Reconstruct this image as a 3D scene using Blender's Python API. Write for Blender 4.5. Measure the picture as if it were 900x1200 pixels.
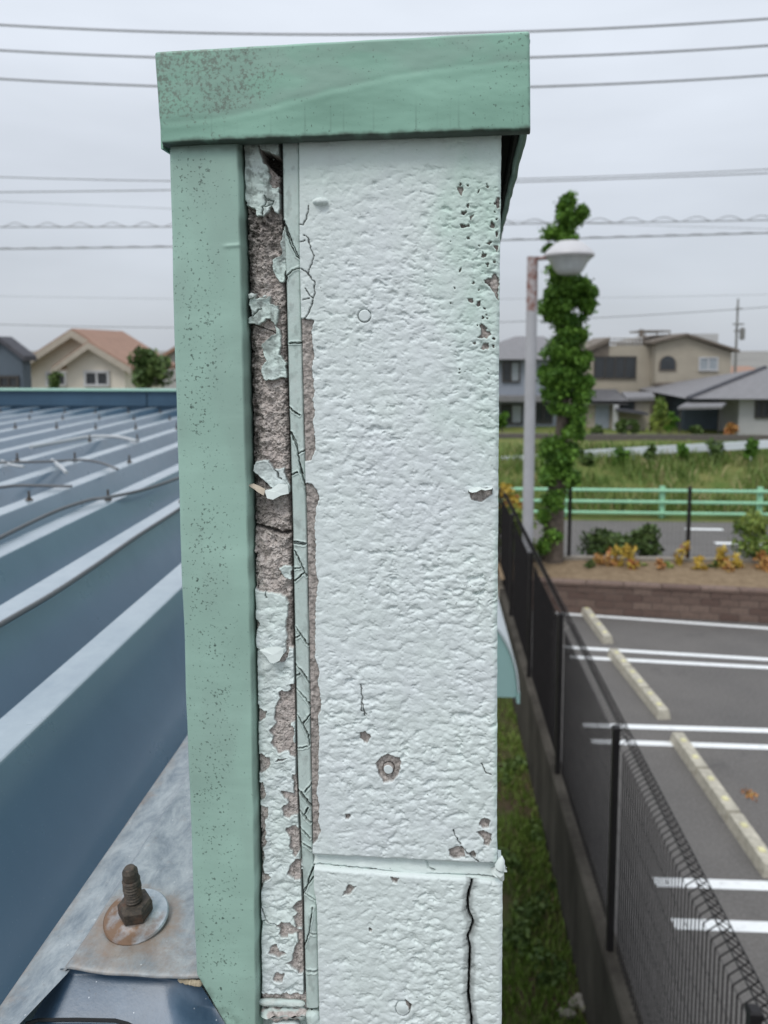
import bpy, math, random
import numpy as np
from mathutils import Vector, Matrix, Euler

for o in list(bpy.data.objects):
    bpy.data.objects.remove(o)
SC = bpy.context.scene
COL = SC.collection
rad = math.radians

# ------------------------------------------------------------------ camera
F, X0, Y0, HOR = 901.0, 450.0, 493.0, 408.0      # focal length and principal point on a 900 x 1200 frame
PITCH = math.atan((Y0 - HOR) / F)
YAW = math.atan((505 - X0) / F * math.cos(PITCH))
CAMZ = 4.4
cam = bpy.data.cameras.new('camera')
cam.sensor_fit = 'VERTICAL'
cam.sensor_height = 36.0
cam.lens = F / 1200 * 36.0
cam.shift_y = -(600 - Y0) / 1200
cam.clip_start = 0.02
cam.clip_end = 3000
cam.dof.use_dof = True
cam.dof.focus_distance = 0.44
cam.dof.aperture_fstop = 12.0
camo = bpy.data.objects.new('camera', cam)
COL.objects.link(camo)
camo.location = (0, 0, CAMZ)
camo.rotation_euler = (math.pi / 2 - PITCH, 0, YAW)
SC.camera = camo

# ------------------------------------------------------------------ sky, sun, exposure
SUN_EL, SUN_AZ = rad(56), rad(212)                # azimuth clockwise from +Y
world = bpy.data.worlds.new('World')
SC.world = world
world.use_nodes = True
wn, wl = world.node_tree.nodes, world.node_tree.links
wn.clear()
w_out = wn.new('ShaderNodeOutputWorld')
w_bg = wn.new('ShaderNodeBackground')
w_bg.inputs['Strength'].default_value = 0.1
sky = wn.new('ShaderNodeTexSky')
sky.sky_type = 'NISHITA'
sky.sun_disc = False
sky.sun_elevation = SUN_EL
sky.sun_rotation = SUN_AZ
tc = wn.new('ShaderNodeTexCoord')
sep = wn.new('ShaderNodeSeparateXYZ')
wl.new(tc.outputs['Generated'], sep.inputs[0])
mp = wn.new('ShaderNodeMapping')
mp.inputs['Scale'].default_value = (1.0, 1.0, 3.5)
wl.new(tc.outputs['Generated'], mp.inputs[0])
cn = wn.new('ShaderNodeTexNoise')
cn.inputs['Scale'].default_value = 2.2
cn.inputs['Detail'].default_value = 4
cn.inputs['Roughness'].default_value = 0.5
wl.new(mp.outputs[0], cn.inputs['Vector'])
cr = wn.new('ShaderNodeMapRange')                  # soft cloud mottling
cr.inputs['From Min'].default_value = 0.3
cr.inputs['From Max'].default_value = 0.7
cr.inputs['To Min'].default_value = 0.90
cr.inputs['To Max'].default_value = 1.09
wl.new(cn.outputs['Fac'], cr.inputs['Value'])
zr = wn.new('ShaderNodeMapRange')                  # overcast sky: brighter towards the zenith
zr.inputs['From Min'].default_value = 0.0
zr.inputs['From Max'].default_value = 1.0
zr.inputs['To Min'].default_value = 1.0
zr.inputs['To Max'].default_value = 2.3
wl.new(sep.outputs['Z'], zr.inputs['Value'])
mm = wn.new('ShaderNodeMath')
mm.operation = 'MULTIPLY'
wl.new(cr.outputs[0], mm.inputs[0])
wl.new(zr.outputs[0], mm.inputs[1])
vm = wn.new('ShaderNodeVectorMath')
vm.operation = 'SCALE'
vm.inputs[0].default_value = (5.55, 5.95, 6.55)
wl.new(mm.outputs[0], vm.inputs['Scale'])
mx = wn.new('ShaderNodeMixRGB')
mx.inputs[0].default_value = 0.93
wl.new(sky.outputs[0], mx.inputs[1])
wl.new(vm.outputs[0], mx.inputs[2])
wl.new(mx.outputs[0], w_bg.inputs['Color'])
wl.new(w_bg.outputs[0], w_out.inputs['Surface'])

sun = bpy.data.lights.new('sun', 'SUN')
sun.energy = 1.5
sun.angle = rad(22)
sun.color = (1.0, 0.97, 0.93)
suno = bpy.data.objects.new('sun', sun)
COL.objects.link(suno)
_sd = Vector((math.sin(SUN_AZ) * math.cos(SUN_EL), math.cos(SUN_AZ) * math.cos(SUN_EL), math.sin(SUN_EL)))
suno.rotation_euler = (-_sd).to_track_quat('-Z', 'Y').to_euler()
suno.location = (0, -5, 20)

SC.render.engine = 'CYCLES'
SC.view_settings.view_transform = 'Standard'
SC.view_settings.look = 'None'
SC.view_settings.exposure = 0.0
SC.view_settings.gamma = 1.0

# ------------------------------------------------------------------ survey helpers: photo measurements -> metres
RM = Euler((math.pi / 2 - PITCH, 0, YAW)).to_matrix()
RN = np.array(RM)
CP = np.array([0, 0, CAMZ])


def ray(u, v):
    u = np.asarray(u, float)
    v = np.asarray(v, float)
    d = np.stack([(u - X0) / F, -(v - Y0) / F, -np.ones_like(u)], -1)
    return d @ RN.T


def at_z(u, v, z):
    d = ray(u, v)
    return CP + d * ((z - CAMZ) / d[..., 2])[..., None]


def at_y(u, v, y):
    d = ray(u, v)
    return CP + d * (y / d[..., 1])[..., None]


def gz(u, v, z):
    p = at_z(np.array(u), np.array(v), z)
    return float(p[0]), float(p[1]), float(p[2])


def gy(u, v, y):
    p = at_y(np.array(u), np.array(v), y)
    return float(p[0]), float(p[1]), float(p[2])


# ------------------------------------------------------------------ object helpers
def tag(o, label=None, cat=None, group=None, kind=None):
    if label: o['label'] = label
    if cat: o['category'] = cat
    if group: o['group'] = group
    if kind: o['kind'] = kind
    return o


def empty(name, loc, label, cat, group=None, rz=0):
    o = bpy.data.objects.new(name, None)
    COL.objects.link(o)
    o.location = loc
    o.rotation_euler = (0, 0, rz)
    o.empty_display_size = 0.05
    return tag(o, label, cat, group)


def link(name, me, parent=None, loc=(0, 0, 0), rot=(0, 0, 0)):
    o = bpy.data.objects.new(name, me)
    COL.objects.link(o)
    o.location = loc
    o.rotation_euler = rot
    if parent is not None:
        o.parent = parent
    return o


class MB:
    """collects shapes for one mesh"""
    def __init__(s):
        s.v = []
        s.f = []
        s.smooth = False

    def add(s, verts, faces):
        n = len(s.v)
        s.v += [tuple(map(float, p)) for p in verts]
        s.f += [tuple(i + n for i in f) for f in faces]

    def box(s, a, b):
        (x0, y0, z0), (x1, y1, z1) = a, b
        s.add([(x0, y0, z0), (x1, y0, z0), (x1, y1, z0), (x0, y1, z0), (x0, y0, z1), (x1, y0, z1), (x1, y1, z1), (x0, y1, z1)],
              [(0, 3, 2, 1), (4, 5, 6, 7), (0, 1, 5, 4), (1, 2, 6, 5), (2, 3, 7, 6), (3, 0, 4, 7)])

    def bbox(s, a, b, c=0.01):
        """box with chamfered top edges"""
        (x0, y0, z0), (x1, y1, z1) = a, b
        s.add([(x0, y0, z0), (x1, y0, z0), (x1, y1, z0), (x0, y1, z0),
               (x0, y0, z1 - c), (x1, y0, z1 - c), (x1, y1, z1 - c), (x0, y1, z1 - c),
               (x0 + c, y0 + c, z1), (x1 - c, y0 + c, z1), (x1 - c, y1 - c, z1), (x0 + c, y1 - c, z1)],
              [(0, 3, 2, 1), (8, 9, 10, 11)] + [(i, (i + 1) % 4, (i + 1) % 4 + 4, i + 4) for i in range(4)] +
              [(i + 4, (i + 1) % 4 + 4, (i + 1) % 4 + 8, i + 8) for i in range(4)])

    def tube(s, pts, r, n=6, caps=True):
        pts = [Vector(p) for p in pts]
        rs = r if isinstance(r, (list, tuple)) else [r] * len(pts)
        rings = []
        up = Vector((0, 0, 1))
        for i, p in enumerate(pts):
            d = (pts[min(i + 1, len(pts) - 1)] - pts[max(i - 1, 0)]).normalized()
            a = up if abs(d.z) < 0.9 else Vector((1, 0, 0))
            e1 = d.cross(a).normalized()
            e2 = e1.cross(d)
            rings.append([p + (e1 * math.cos(2 * math.pi * k / n) + e2 * math.sin(2 * math.pi * k / n)) * rs[i] for k in range(n)])
        v = [q for rg in rings for q in rg]
        f = []
        for i in range(len(pts) - 1):
            for k in range(n):
                k2 = (k + 1) % n
                f.append((i * n + k, i * n + k2, (i + 1) * n + k2, (i + 1) * n + k))
        if caps:
            f.append(tuple(range(n)))
            f.append(tuple((len(pts) - 1) * n + k for k in reversed(range(n))))
        s.add(v, f)

    def lathe(s, prof, n=24, c=(0, 0, 0)):
        v = []
        for r, z in prof:
            for k in range(n):
                a = 2 * math.pi * k / n
                v.append((c[0] + r * math.cos(a), c[1] + r * math.sin(a), c[2] + z))
        f = []
        for i in range(len(prof) - 1):
            for k in range(n):
                k2 = (k + 1) % n
                f.append((i * n + k, i * n + k2, (i + 1) * n + k2, (i + 1) * n + k))
        f.append(tuple(reversed(range(n))))
        f.append(tuple((len(prof) - 1) * n + k for k in range(n)))
        s.add(v, f)

    def prism(s, poly, d):
        """extrude a planar polygon (list of 3d points) by vector d"""
        n = len(poly)
        p = [Vector(q) for q in poly]
        d = Vector(d)
        s.add(p + [q + d for q in p], [tuple(range(n)), tuple(reversed(range(n, 2 * n)))] +
              [(i, i + n, (i + 1) % n + n, (i + 1) % n) for i in range(n)])

    def mesh(s, name, mat, smooth=False, rel=(0, 0, 0)):
        me = bpy.data.meshes.new(name)
        v = [(p[0] - rel[0], p[1] - rel[1], p[2] - rel[2]) for p in s.v]
        me.from_pydata(v, [], s.f)
        me.materials.append(mat)
        me.update()
        import bmesh
        bm = bmesh.new()
        bm.from_mesh(me)
        bmesh.ops.recalc_face_normals(bm, faces=bm.faces)
        bm.to_mesh(me)
        bm.free()
        if smooth:
            me.polygons.foreach_set('use_smooth', [True] * len(me.polygons))
            try:
                me.set_sharp_from_angle(angle=rad(40))
            except Exception:
                pass
        return me

    def build(s, name, mat, parent=None, smooth=False):
        rel = parent_origin(parent)
        return link(name, s.mesh(name, mat, smooth, rel), parent)


def parent_origin(p):
    o = Vector((0, 0, 0))
    while p is not None:
        o += p.location
        p = p.parent
    return o


def grid_mesh(name, V, mat, attrs=None, flip=False):
    """V: (n, m, 3) array -> smooth quad grid mesh"""
    n, m = V.shape[:2]
    me = bpy.data.meshes.new(name)
    me.vertices.add(n * m)
    me.vertices.foreach_set('co', np.ascontiguousarray(V, dtype=np.float32).ravel())
    i = np.arange(n * m).reshape(n, m)
    a, b, c, d = i[:-1, :-1], i[:-1, 1:], i[1:, 1:], i[1:, :-1]
    q = np.stack([a, b, c, d] if flip else [a, d, c, b], -1).reshape(-1, 4)
    k = len(q)
    me.loops.add(4 * k)
    me.loops.foreach_set('vertex_index', q.ravel().astype(np.int32))
    me.polygons.add(k)
    me.polygons.foreach_set('loop_start', np.arange(0, 4 * k, 4, dtype=np.int32))
    me.polygons.foreach_set('use_smooth', np.ones(k, dtype=bool))
    me.materials.append(mat)
    for nm, arr in (attrs or {}).items():
        at = me.attributes.new(nm, 'FLOAT', 'POINT')
        at.data.foreach_set('value', np.ascontiguousarray(arr, dtype=np.float32).ravel())
    me.update()
    me.validate()
    return me


# ------------------------------------------------------------------ numpy noise and outline helpers
_rs = np.random.RandomState(7)
_GA = _rs.rand(8, 256, 256) * 2 * np.pi


def perlin(x, y, seed=0):
    g = _GA[seed % 8]
    xi, yi = np.floor(x).astype(int), np.floor(y).astype(int)
    xf, yf = x - xi, y - yi
    def dot(ix, iy):
        a = g[(xi + ix) & 255, (yi + iy) & 255]
        return np.cos(a) * (xf - ix) + np.sin(a) * (yf - iy)
    sx, sy = xf * xf * xf * (xf * (xf * 6 - 15) + 10), yf * yf * yf * (yf * (yf * 6 - 15) + 10)
    return (dot(0, 0) * (1 - sx) + dot(1, 0) * sx) * (1 - sy) + (dot(0, 1) * (1 - sx) + dot(1, 1) * sx) * sy


def fbm(x, y, oct=4, seed=0, gain=0.5):
    r, a = 0, 1
    for k in range(oct):
        r = r + a * perlin(x * 2 ** k + 17 * k, y * 2 ** k + 31 * k, seed + k)
        a *= gain
    return r


def seg_dist(u, v, line):
    d = np.full(u.shape, 1e9)
    for (x0, y0), (x1, y1) in zip(line[:-1], line[1:]):
        dx, dy = x1 - x0, y1 - y0
        t = np.clip(((u - x0) * dx + (v - y0) * dy) / (dx * dx + dy * dy + 1e-9), 0, 1)
        d = np.minimum(d, np.hypot(u - x0 - t * dx, v - y0 - t * dy))
    return d


def poly_sd(u, v, poly):
    """signed distance, negative inside"""
    d = seg_dist(u, v, poly + [poly[0]])
    ins = np.zeros(u.shape, bool)
    n = len(poly)
    for i in range(n):
        (x0, y0), (x1, y1) = poly[i], poly[(i + 1) % n]
        if y0 == y1: continue
        c = ((y0 > v) != (y1 > v)) & (u < (x1 - x0) * (v - y0) / (y1 - y0) + x0)
        ins ^= c
    return np.where(ins, -d, d)


def near(u, v, pts, fn, pad=14):
    """evaluate fn only close to the outline; +99 elsewhere"""
    xs, ys = [p[0] for p in pts], [p[1] for p in pts]
    out = np.full(u.shape, 99.0)
    k = (u > min(xs) - pad) & (u < max(xs) + pad) & (v > min(ys) - pad) & (v < max(ys) + pad)
    if k.any():
        out[k] = fn(u[k], v[k], pts)
    return out


def polys_sd(u, v, polys):
    out = np.full(u.shape, 99.0)
    for p in polys:
        out = np.minimum(out, near(u, v, p, poly_sd))
    return out


def lines_d(u, v, lines):
    out = np.full(u.shape, 99.0)
    for p in lines:
        out = np.minimum(out, near(u, v, p, seg_dist))
    return out


def sst(x, a, b):
    t = np.clip((x - a) / (b - a), 0, 1)
    return t * t * (3 - 2 * t)


def tr(pts, ox, oy, s):
    return [(ox + x / s, oy + y / s) for x, y in pts]


# ------------------------------------------------------------------ material helpers
class NT:
    def __init__(s, name):
        s.m = bpy.data.materials.new(name)
        s.m.use_nodes = True
        s.n, s.l = s.m.node_tree.nodes, s.m.node_tree.links
        s.b = s.n['Principled BSDF']
        s.tc = s.n.new('ShaderNodeTexCoord')

    def co(s, scale=(1, 1, 1), space='Object'):
        m = s.n.new('ShaderNodeMapping')
        m.inputs['Scale'].default_value = scale
        s.l.new(s.tc.outputs[space], m.inputs[0])
        return m.outputs[0]

    def noise(s, scale, detail=4, rough=0.55, vec=None, dist=0.0):
        t = s.n.new('ShaderNodeTexNoise')
        t.inputs['Scale'].default_value = scale
        t.inputs['Detail'].default_value = detail
        t.inputs['Roughness'].default_value = rough
        t.inputs['Distortion'].default_value = dist
        s.l.new(vec if vec is not None else s.co(), t.inputs['Vector'])
        return t.outputs['Fac']

    def voro(s, scale, vec=None, feat='F1'):
        t = s.n.new('ShaderNodeTexVoronoi')
        t.feature = feat
        t.inputs['Scale'].default_value = scale
        s.l.new(vec if vec is not None else s.co(), t.inputs['Vector'])
        return t.outputs['Distance']

    def attr(s, name):
        t = s.n.new('ShaderNodeAttribute')
        t.attribute_name = name
        return t.outputs['Fac']

    def rng(s, x, a, b, c=0.0, d=1.0):
        t = s.n.new('ShaderNodeMapRange')
        s.l.new(x, t.inputs['Value'])
        for k, q in zip(('From Min', 'From Max', 'To Min', 'To Max'), (a, b, c, d)):
            t.inputs[k].default_value = q
        return t.outputs[0]

    def math(s, op, a, b):
        t = s.n.new('ShaderNodeMath')
        t.operation = op
        for i, x in enumerate((a, b)):
            if isinstance(x, (int, float)):
                t.inputs[i].default_value = x
            else:
                s.l.new(x, t.inputs[i])
        return t.outputs[0]

    def mix(s, f, a, b, mode='MIX'):
        t = s.n.new('ShaderNodeMixRGB')
        t.blend_type = mode
        for i, x in enumerate((f, a, b)):
            if isinstance(x, (int, float)):
                t.inputs[i].default_value = x
            elif isinstance(x, tuple):
                t.inputs[i].default_value = x + (1,) if len(x) == 3 else x
            else:
                s.l.new(x, t.inputs[i])
        return t.outputs[0]

    def sepc(s, axis, space='Object'):
        t = s.n.new('ShaderNodeSeparateXYZ')
        s.l.new(s.tc.outputs[space], t.inputs[0])
        return t.outputs[axis]

    def out(s, color=None, rough=0.7, metal=0.0, spec=0.5, bump=None, bstr=0.3, bdist=0.001):
        if isinstance(color, tuple):
            s.b.inputs['Base Color'].default_value = color + (1,)
        elif color is not None:
            s.l.new(color, s.b.inputs['Base Color'])
        for k, x in (('Roughness', rough), ('Metallic', metal), ('Specular IOR Level', spec)):
            if isinstance(x, (int, float)):
                s.b.inputs[k].default_value = x
            else:
                s.l.new(x, s.b.inputs[k])
        if bump is not None:
            t = s.n.new('ShaderNodeBump')
            t.inputs['Strength'].default_value = bstr
            t.inputs['Distance'].default_value = bdist
            s.l.new(bump, t.inputs['Height'])
            s.l.new(t.outputs[0], s.b.inputs['Normal'])
        return s.m


def plain(name, col, rough=0.7, var=0.15, scale=3.0, spec=0.3, metal=0.0, det=5):
    t = NT(name)
    n = t.noise(scale, det, 0.6)
    a = tuple(c * (1 - var) for c in col)
    b = tuple(min(1, c * (1 + var)) for c in col)
    return t.out(t.mix(t.rng(n, 0.3, 0.7), a, b), rough, metal, spec)


def leafmat(name, a, b, c=None):
    t = NT(name)
    f = t.attr('var')
    col = t.mix(f, a, b)
    if c:
        col = t.mix(t.rng(f, 0.8, 0.95), col, c)
    t.b.inputs['Transmission Weight'].default_value = 0.0
    t.b.inputs['Subsurface Weight'].default_value = 0.0
    return t.out(col, 0.6, 0, 0.3)


M = {}
# old lime-mint wall paint over porous concrete; the attributes come from the modelled relief
def wall_mat(name, paint, paint2):
    t = NT(name)
    bare, grime, tint = t.attr('bare'), t.attr('grime'), t.attr('tint')
    n1 = t.noise(28, 5, 0.6)
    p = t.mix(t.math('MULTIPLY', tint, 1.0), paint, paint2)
    p = t.mix(t.rng(n1, 0.35, 0.7, 0.0, 0.22), p, tuple(c * 0.86 for c in paint))
    p = t.mix(t.rng(t.noise(11, 4, 0.6), 0.42, 0.64, 0, 0.7), p, (0.70, 0.735, 0.755) if paint[0] > 0.6 else paint)
    stk = t.noise(30, 5, 0.65, t.co((1, 1, 0.12)))
    p = t.mix(t.rng(stk, 0.52, 0.74, 0, 0.28), p, tuple(c * 0.72 for c in paint))
    dots = t.rng(t.noise(520, 2, 0.5), 0.70, 0.76, 0.0, 0.8)          # pin holes and specks
    dk = t.rng(t.noise(40, 3), 0.45, 0.62, 0.0, 1.0)
    p = t.mix(t.math('MULTIPLY', dots, dk), p, (0.10, 0.12, 0.10))
    n2 = t.noise(520, 5, 0.75)
    n3 = t.noise(130, 4, 0.65)
    c = t.mix(t.rng(n2, 0.33, 0.66), (0.215, 0.185, 0.165), (0.76, 0.70, 0.65))
    c = t.mix(t.rng(n3, 0.40, 0.66, 0.0, 0.7), c, (0.43, 0.375, 0.345))
    c = t.mix(t.rng(t.noise(60, 3), 0.55, 0.72, 0, 0.6), c, (0.50, 0.47, 0.43))
    c = t.mix(t.rng(t.noise(240, 4, 0.7), 0.58, 0.68, 0, 0.75), c, (0.07, 0.06, 0.052))
    col = t.mix(bare, p, c)
    col = t.mix(grime, col, (0.022, 0.02, 0.016))
    r = t.rng(bare, 0, 1, 0.62, 0.95)
    h = t.math('ADD', t.noise(700, 4, 0.7), t.math('MULTIPLY', t.noise(160, 3), 0.6))
    return t.out(col, r, 0, 0.25, h, 0.3, 0.0008)
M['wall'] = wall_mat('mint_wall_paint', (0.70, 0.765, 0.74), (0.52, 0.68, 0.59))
M['seal'] = wall_mat('sealant_paint', (0.56, 0.64, 0.605), (0.47, 0.59, 0.535))

def green_mat(name, base, worn):
    t = NT(name)
    n = t.noise(16, 4)
    col = t.mix(t.rng(n, 0.35, 0.68), base, tuple(c * 0.86 for c in base))
    # faded chalky streaks
    st = t.noise(9, 4, 0.6, t.co((1, 1, 5)))
    col = t.mix(t.rng(st, 0.48, 0.7, 0, 0.4), col, tuple(min(1, c * 1.22 + 0.02) for c in base))
    col = t.mix(t.attr('dust'), col, (0.25, 0.33, 0.29))
    w = t.attr('worn')
    sp = t.noise(480, 3, 0.65)
    sp2 = t.noise(75, 4, 0.6)
    s1 = t.math('ADD', t.math('MULTIPLY', sp, 0.7), t.math('MULTIPLY', sp2, 0.3))
    thr = t.math('SUBTRACT', s1, t.math('MULTIPLY', t.math('SUBTRACT', 1.0, w), 0.17))
    col = t.mix(t.rng(thr, 0.485, 0.58, 0, 0.7), col, worn)
    k = t.rng(t.noise(34, 3), 0.30, 0.50, 0.2, 1.0)
    spk = t.math('SUBTRACT', t.noise(640, 2, 0.5), t.math('MULTIPLY', t.math('SUBTRACT', 1.0, t.math('MULTIPLY', k, t.attr('pit'))), 0.12))
    col = t.mix(t.rng(spk, 0.595, 0.68, 0, 0.72), col, (0.06, 0.085, 0.07))
    big = t.math('SUBTRACT', t.noise(210, 1, 0.4), t.math('MULTIPLY', t.math('SUBTRACT', 1.0, t.attr('pit')), 0.1))
    col = t.mix(t.rng(big, 0.735, 0.765, 0, 0.8), col, (0.05, 0.08, 0.065))
    col = t.mix(t.attr('grime'), col, (0.028, 0.03, 0.022))
    return t.out(col, t.rng(n, 0.3, 0.7, 0.42, 0.6), 0, 0.4, t.noise(420, 3), 0.12, 0.0005)
M['green'] = green_mat('mint_green_sheet_paint', (0.25, 0.445, 0.345), (0.135, 0.15, 0.125))
M['trim'] = green_mat('pale_green_trim_paint', (0.345, 0.515, 0.43), (0.20, 0.27, 0.23))
M['green_back'] = plain('green_sheet_back', (0.10, 0.17, 0.13), 0.7, 0.3, 30)

t = NT('blue_roof_paint')
n = t.noise(5, 5, 0.6)
col = t.mix(t.rng(n, 0.3, 0.7), (0.062, 0.124, 0.186), (0.086, 0.158, 0.222))
col = t.mix(t.rng(t.voro(190), 0.04, 0.1, 0.5, 0), col, (0.3, 0.34, 0.38))
ck = t.math('MULTIPLY', t.attr('chalk'), t.rng(t.noise(9, 5, 0.65), 0.25, 0.6, 0.55, 1.0))
col = t.mix(ck, col, t.mix(t.noise(60, 5, 0.7), (0.20, 0.265, 0.315), (0.34, 0.41, 0.45)))       # sun-bleached, chalking rib tops
t.b.inputs['Coat Weight'].default_value = 1.0
t.b.inputs['Coat IOR'].default_value = 1.75
t.b.inputs['Coat Roughness'].default_value = 0.2
M['roof'] = t.out(col, t.rng(t.noise(14, 4), 0.3, 0.7, 0.26, 0.42), 0, 0.8, t.noise(300, 3), 0.04, 0.0006)

t = NT('weathered_galvanised_plate')
n = t.noise(55, 8, 0.75, t.co((1, 0.6, 1)), 0.4)
col = t.mix(t.rng(n, 0.36, 0.64), (0.15, 0.185, 0.215), (0.36, 0.395, 0.41))
col = t.mix(t.math('MULTIPLY', t.attr('rust'), 0.4), col, (0.30, 0.285, 0.25))
rust = t.rng(t.math('ADD', t.math('MULTIPLY', t.noise(70, 6, 0.75), 0.75), t.math('MULTIPLY', t.attr('rust'), 0.30)), 0.46, 0.78, 0, 0.9)
col = t.mix(rust, col, t.mix(t.noise(120, 4), (0.20, 0.11, 0.065), (0.30, 0.24, 0.18)))
col = t.mix(t.rng(t.noise(210, 5, 0.8), 0.58, 0.72, 0, 0.5), col, (0.12, 0.11, 0.10))
col = t.mix(t.rng(t.voro(90), 0.03, 0.07, 0.7, 0), col, (0.6, 0.62, 0.62))
M['plate'] = t.out(col, 0.5, 0.1, 0.5, t.noise(150, 5, 0.7), 0.22, 0.0008)

t = NT('rusty_bolt_steel')
n = t.noise(260, 6, 0.72)
col = t.mix(t.rng(n, 0.32, 0.68), (0.032, 0.031, 0.028), (0.12, 0.095, 0.072))
col = t.mix(t.rng(t.noise(110, 4), 0.52, 0.7, 0, 0.7), col, (0.13, 0.062, 0.036))
M['bolt'] = t.out(col, 0.62, 0.35, 0.5, n, 0.5, 0.0008)
t = NT('zinc_washer')
n = t.noise(120, 6, 0.72)
col = t.mix(t.rng(n, 0.35, 0.65), (0.26, 0.31, 0.35), (0.46, 0.50, 0.52))
col = t.mix(t.rng(t.math('ADD', t.math('MULTIPLY', t.noise(90, 5), 0.8), t.math('MULTIPLY', t.attr('rust'), 0.42)), 0.46, 0.7), col, (0.19, 0.115, 0.07))
M['washer'] = t.out(col, 0.38, 0.35, 0.5, n, 0.25, 0.0006)
M['clad'] = plain('dark_blue_cladding_paint', (0.05, 0.10, 0.155), 0.45, 0.12, 3, 0.4)
M['endcap'] = None
t = NT('dark_blue_end_cap_paint')
n = t.noise(60, 6, 0.7)
col = t.mix(t.rng(n, 0.35, 0.7), (0.045, 0.085, 0.135), (0.075, 0.125, 0.185))
col = t.mix(t.rng(t.noise(320, 4, 0.8), 0.63, 0.72, 0, 0.75), col, (0.02, 0.025, 0.03))
col = t.mix(t.rng(t.voro(150), 0.035, 0.075, 0.8, 0), col, (0.55, 0.6, 0.65))
M['endcap'] = t.out(col, 0.36, 0, 0.6, t.noise(260, 4, 0.7), 0.2, 0.0006)
M['cable_dark'] = plain('dark_cable', (0.13, 0.135, 0.14), 0.6)
M['cable_white'] = plain('pale_cable', (0.40, 0.42, 0.43), 0.5)
M['dark_line'] = plain('black_rubber', (0.02, 0.021, 0.022), 0.8)
M['cream'] = plain('cream_foam', (0.45, 0.38, 0.27), 0.9, 0.3, 200)

M['asphalt'] = None
t = NT('asphalt')
n = t.noise(1.1, 5, 0.6)
col = t.mix(t.rng(n, 0.3, 0.7), (0.105, 0.097, 0.090), (0.138, 0.128, 0.118))
col = t.mix(t.rng(t.noise(0.35, 3), 0.5, 0.7, 0, 0.5), col, (0.065, 0.062, 0.062))
col = t.mix(t.rng(t.noise(38, 4, 0.75), 0.42, 0.68, 0, 0.65), col, (0.20, 0.19, 0.18))
col = t.mix(t.rng(t.noise(70, 3, 0.75), 0.55, 0.7, 0, 0.7), col, (0.045, 0.043, 0.043))
col = t.mix(t.rng(t.noise(0.9, 6, 0.7), 0.58, 0.7, 0, 0.45), col, (0.055, 0.053, 0.052))
col = t.mix(t.rng(t.noise(0.6, 5, 0.6, t.co((1, 1, 1), 'Generated')), 0.6, 0.7, 0, 0.4), col, (0.15, 0.125, 0.10))
M['asphalt'] = t.out(col, 0.85, 0, 0.3, t.noise(60, 3), 0.4, 0.01)
t = NT('road_paint')
n = t.noise(14, 6, 0.72)
col = t.mix(t.rng(n, 0.54, 0.70, 0, 0.65), (0.78, 0.79, 0.78), (0.32, 0.31, 0.30))
M['line'] = t.out(col, 0.65, 0, 0.3)
M['stop'] = plain('cast_concrete', (0.42, 0.39, 0.32), 0.9, 0.25, 14)
M['reflector'] = plain('yellow_reflector', (0.60, 0.56, 0.32), 0.3, 0.1)
M['retain'] = None
t = NT('stained_concrete')
n = t.noise(2.4, 6, 0.65, t.co((1, 1, 0.35)))
col = t.mix(t.rng(n, 0.35, 0.65), (0.028, 0.024, 0.019), (0.075, 0.066, 0.054))
M['retain'] = t.out(col, 0.9, 0, 0.2, t.noise(40, 4), 0.4, 0.01)
M['fence'] = plain('dark_brown_fence_coating', (0.016, 0.014, 0.0145), 0.5, 0.2, 6)
t = NT('damp_soil_and_moss')
n = t.noise(1.7, 5, 0.65)
col = t.mix(t.rng(n, 0.36, 0.62), (0.075, 0.052, 0.034), (0.06, 0.085, 0.022))
col = t.mix(t.rng(t.noise(24, 4, 0.7), 0.5, 0.7, 0, 0.7), col, (0.035, 0.028, 0.02))
M['soil_green'] = t.out(col, 0.95, 0, 0.1, t.noise(30, 4), 0.6, 0.02)
t = NT('dry_bed_soil')
n = t.noise(6, 6, 0.7)
M['bed'] = t.out(t.mix(t.rng(n, 0.3, 0.7), (0.15, 0.105, 0.065), (0.28, 0.21, 0.135)), 0.95, 0, 0.1, n, 0.5, 0.02)
t = NT('planter_brick')
oi = t.n.new('ShaderNodeObjectInfo')
col = t.mix(oi.outputs['Random'], (0.125, 0.082, 0.068), (0.20, 0.142, 0.115))
col = t.mix(t.rng(t.noise(16, 5, 0.7), 0.45, 0.7, 0, 0.6), col, (0.09, 0.07, 0.06))
M['brick'] = t.out(col, 0.9, 0, 0.2, t.noise(40, 4), 0.4, 0.005)
M['mortar'] = plain('mortar', (0.13, 0.115, 0.105), 0.95, 0.2, 10)
M['kerb'] = plain('kerb_concrete', (0.25, 0.225, 0.19), 0.9, 0.2, 6)
M['grassland'] = None
t = NT('rough_meadow')
n = t.noise(0.8, 6, 0.7)
col = t.mix(t.rng(n, 0.36, 0.64), (0.08, 0.125, 0.03), (0.17, 0.17, 0.06))
M['grassland'] = t.out(col, 0.95, 0, 0.1, t.noise(4, 5), 0.6, 0.1)
M['earth'] = plain('earth', (0.22, 0.21, 0.19), 0.95, 0.3, 0.05)
M['guard'] = plain('mint_guardrail_paint', (0.32, 0.60, 0.40), 0.5, 0.1, 3)
M['white_rail'] = plain('white_rail_paint', (0.66, 0.70, 0.74), 0.5, 0.08, 2)
M['lamp_pole'] = plain('pale_grey_pole_paint', (0.40, 0.40, 0.415), 0.5, 0.1, 2)
t = NT('worn_lamp_arm_paint')
M['lamp_arm'] = t.out(t.mix(t.rng(t.noise(9, 5), 0.42, 0.6), (0.40, 0.36, 0.36), (0.22, 0.11, 0.085)), 0.6)
M['lamp_shell'] = plain('white_lamp_shell', (0.52, 0.51, 0.515), 0.35, 0.05, 2)
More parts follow.
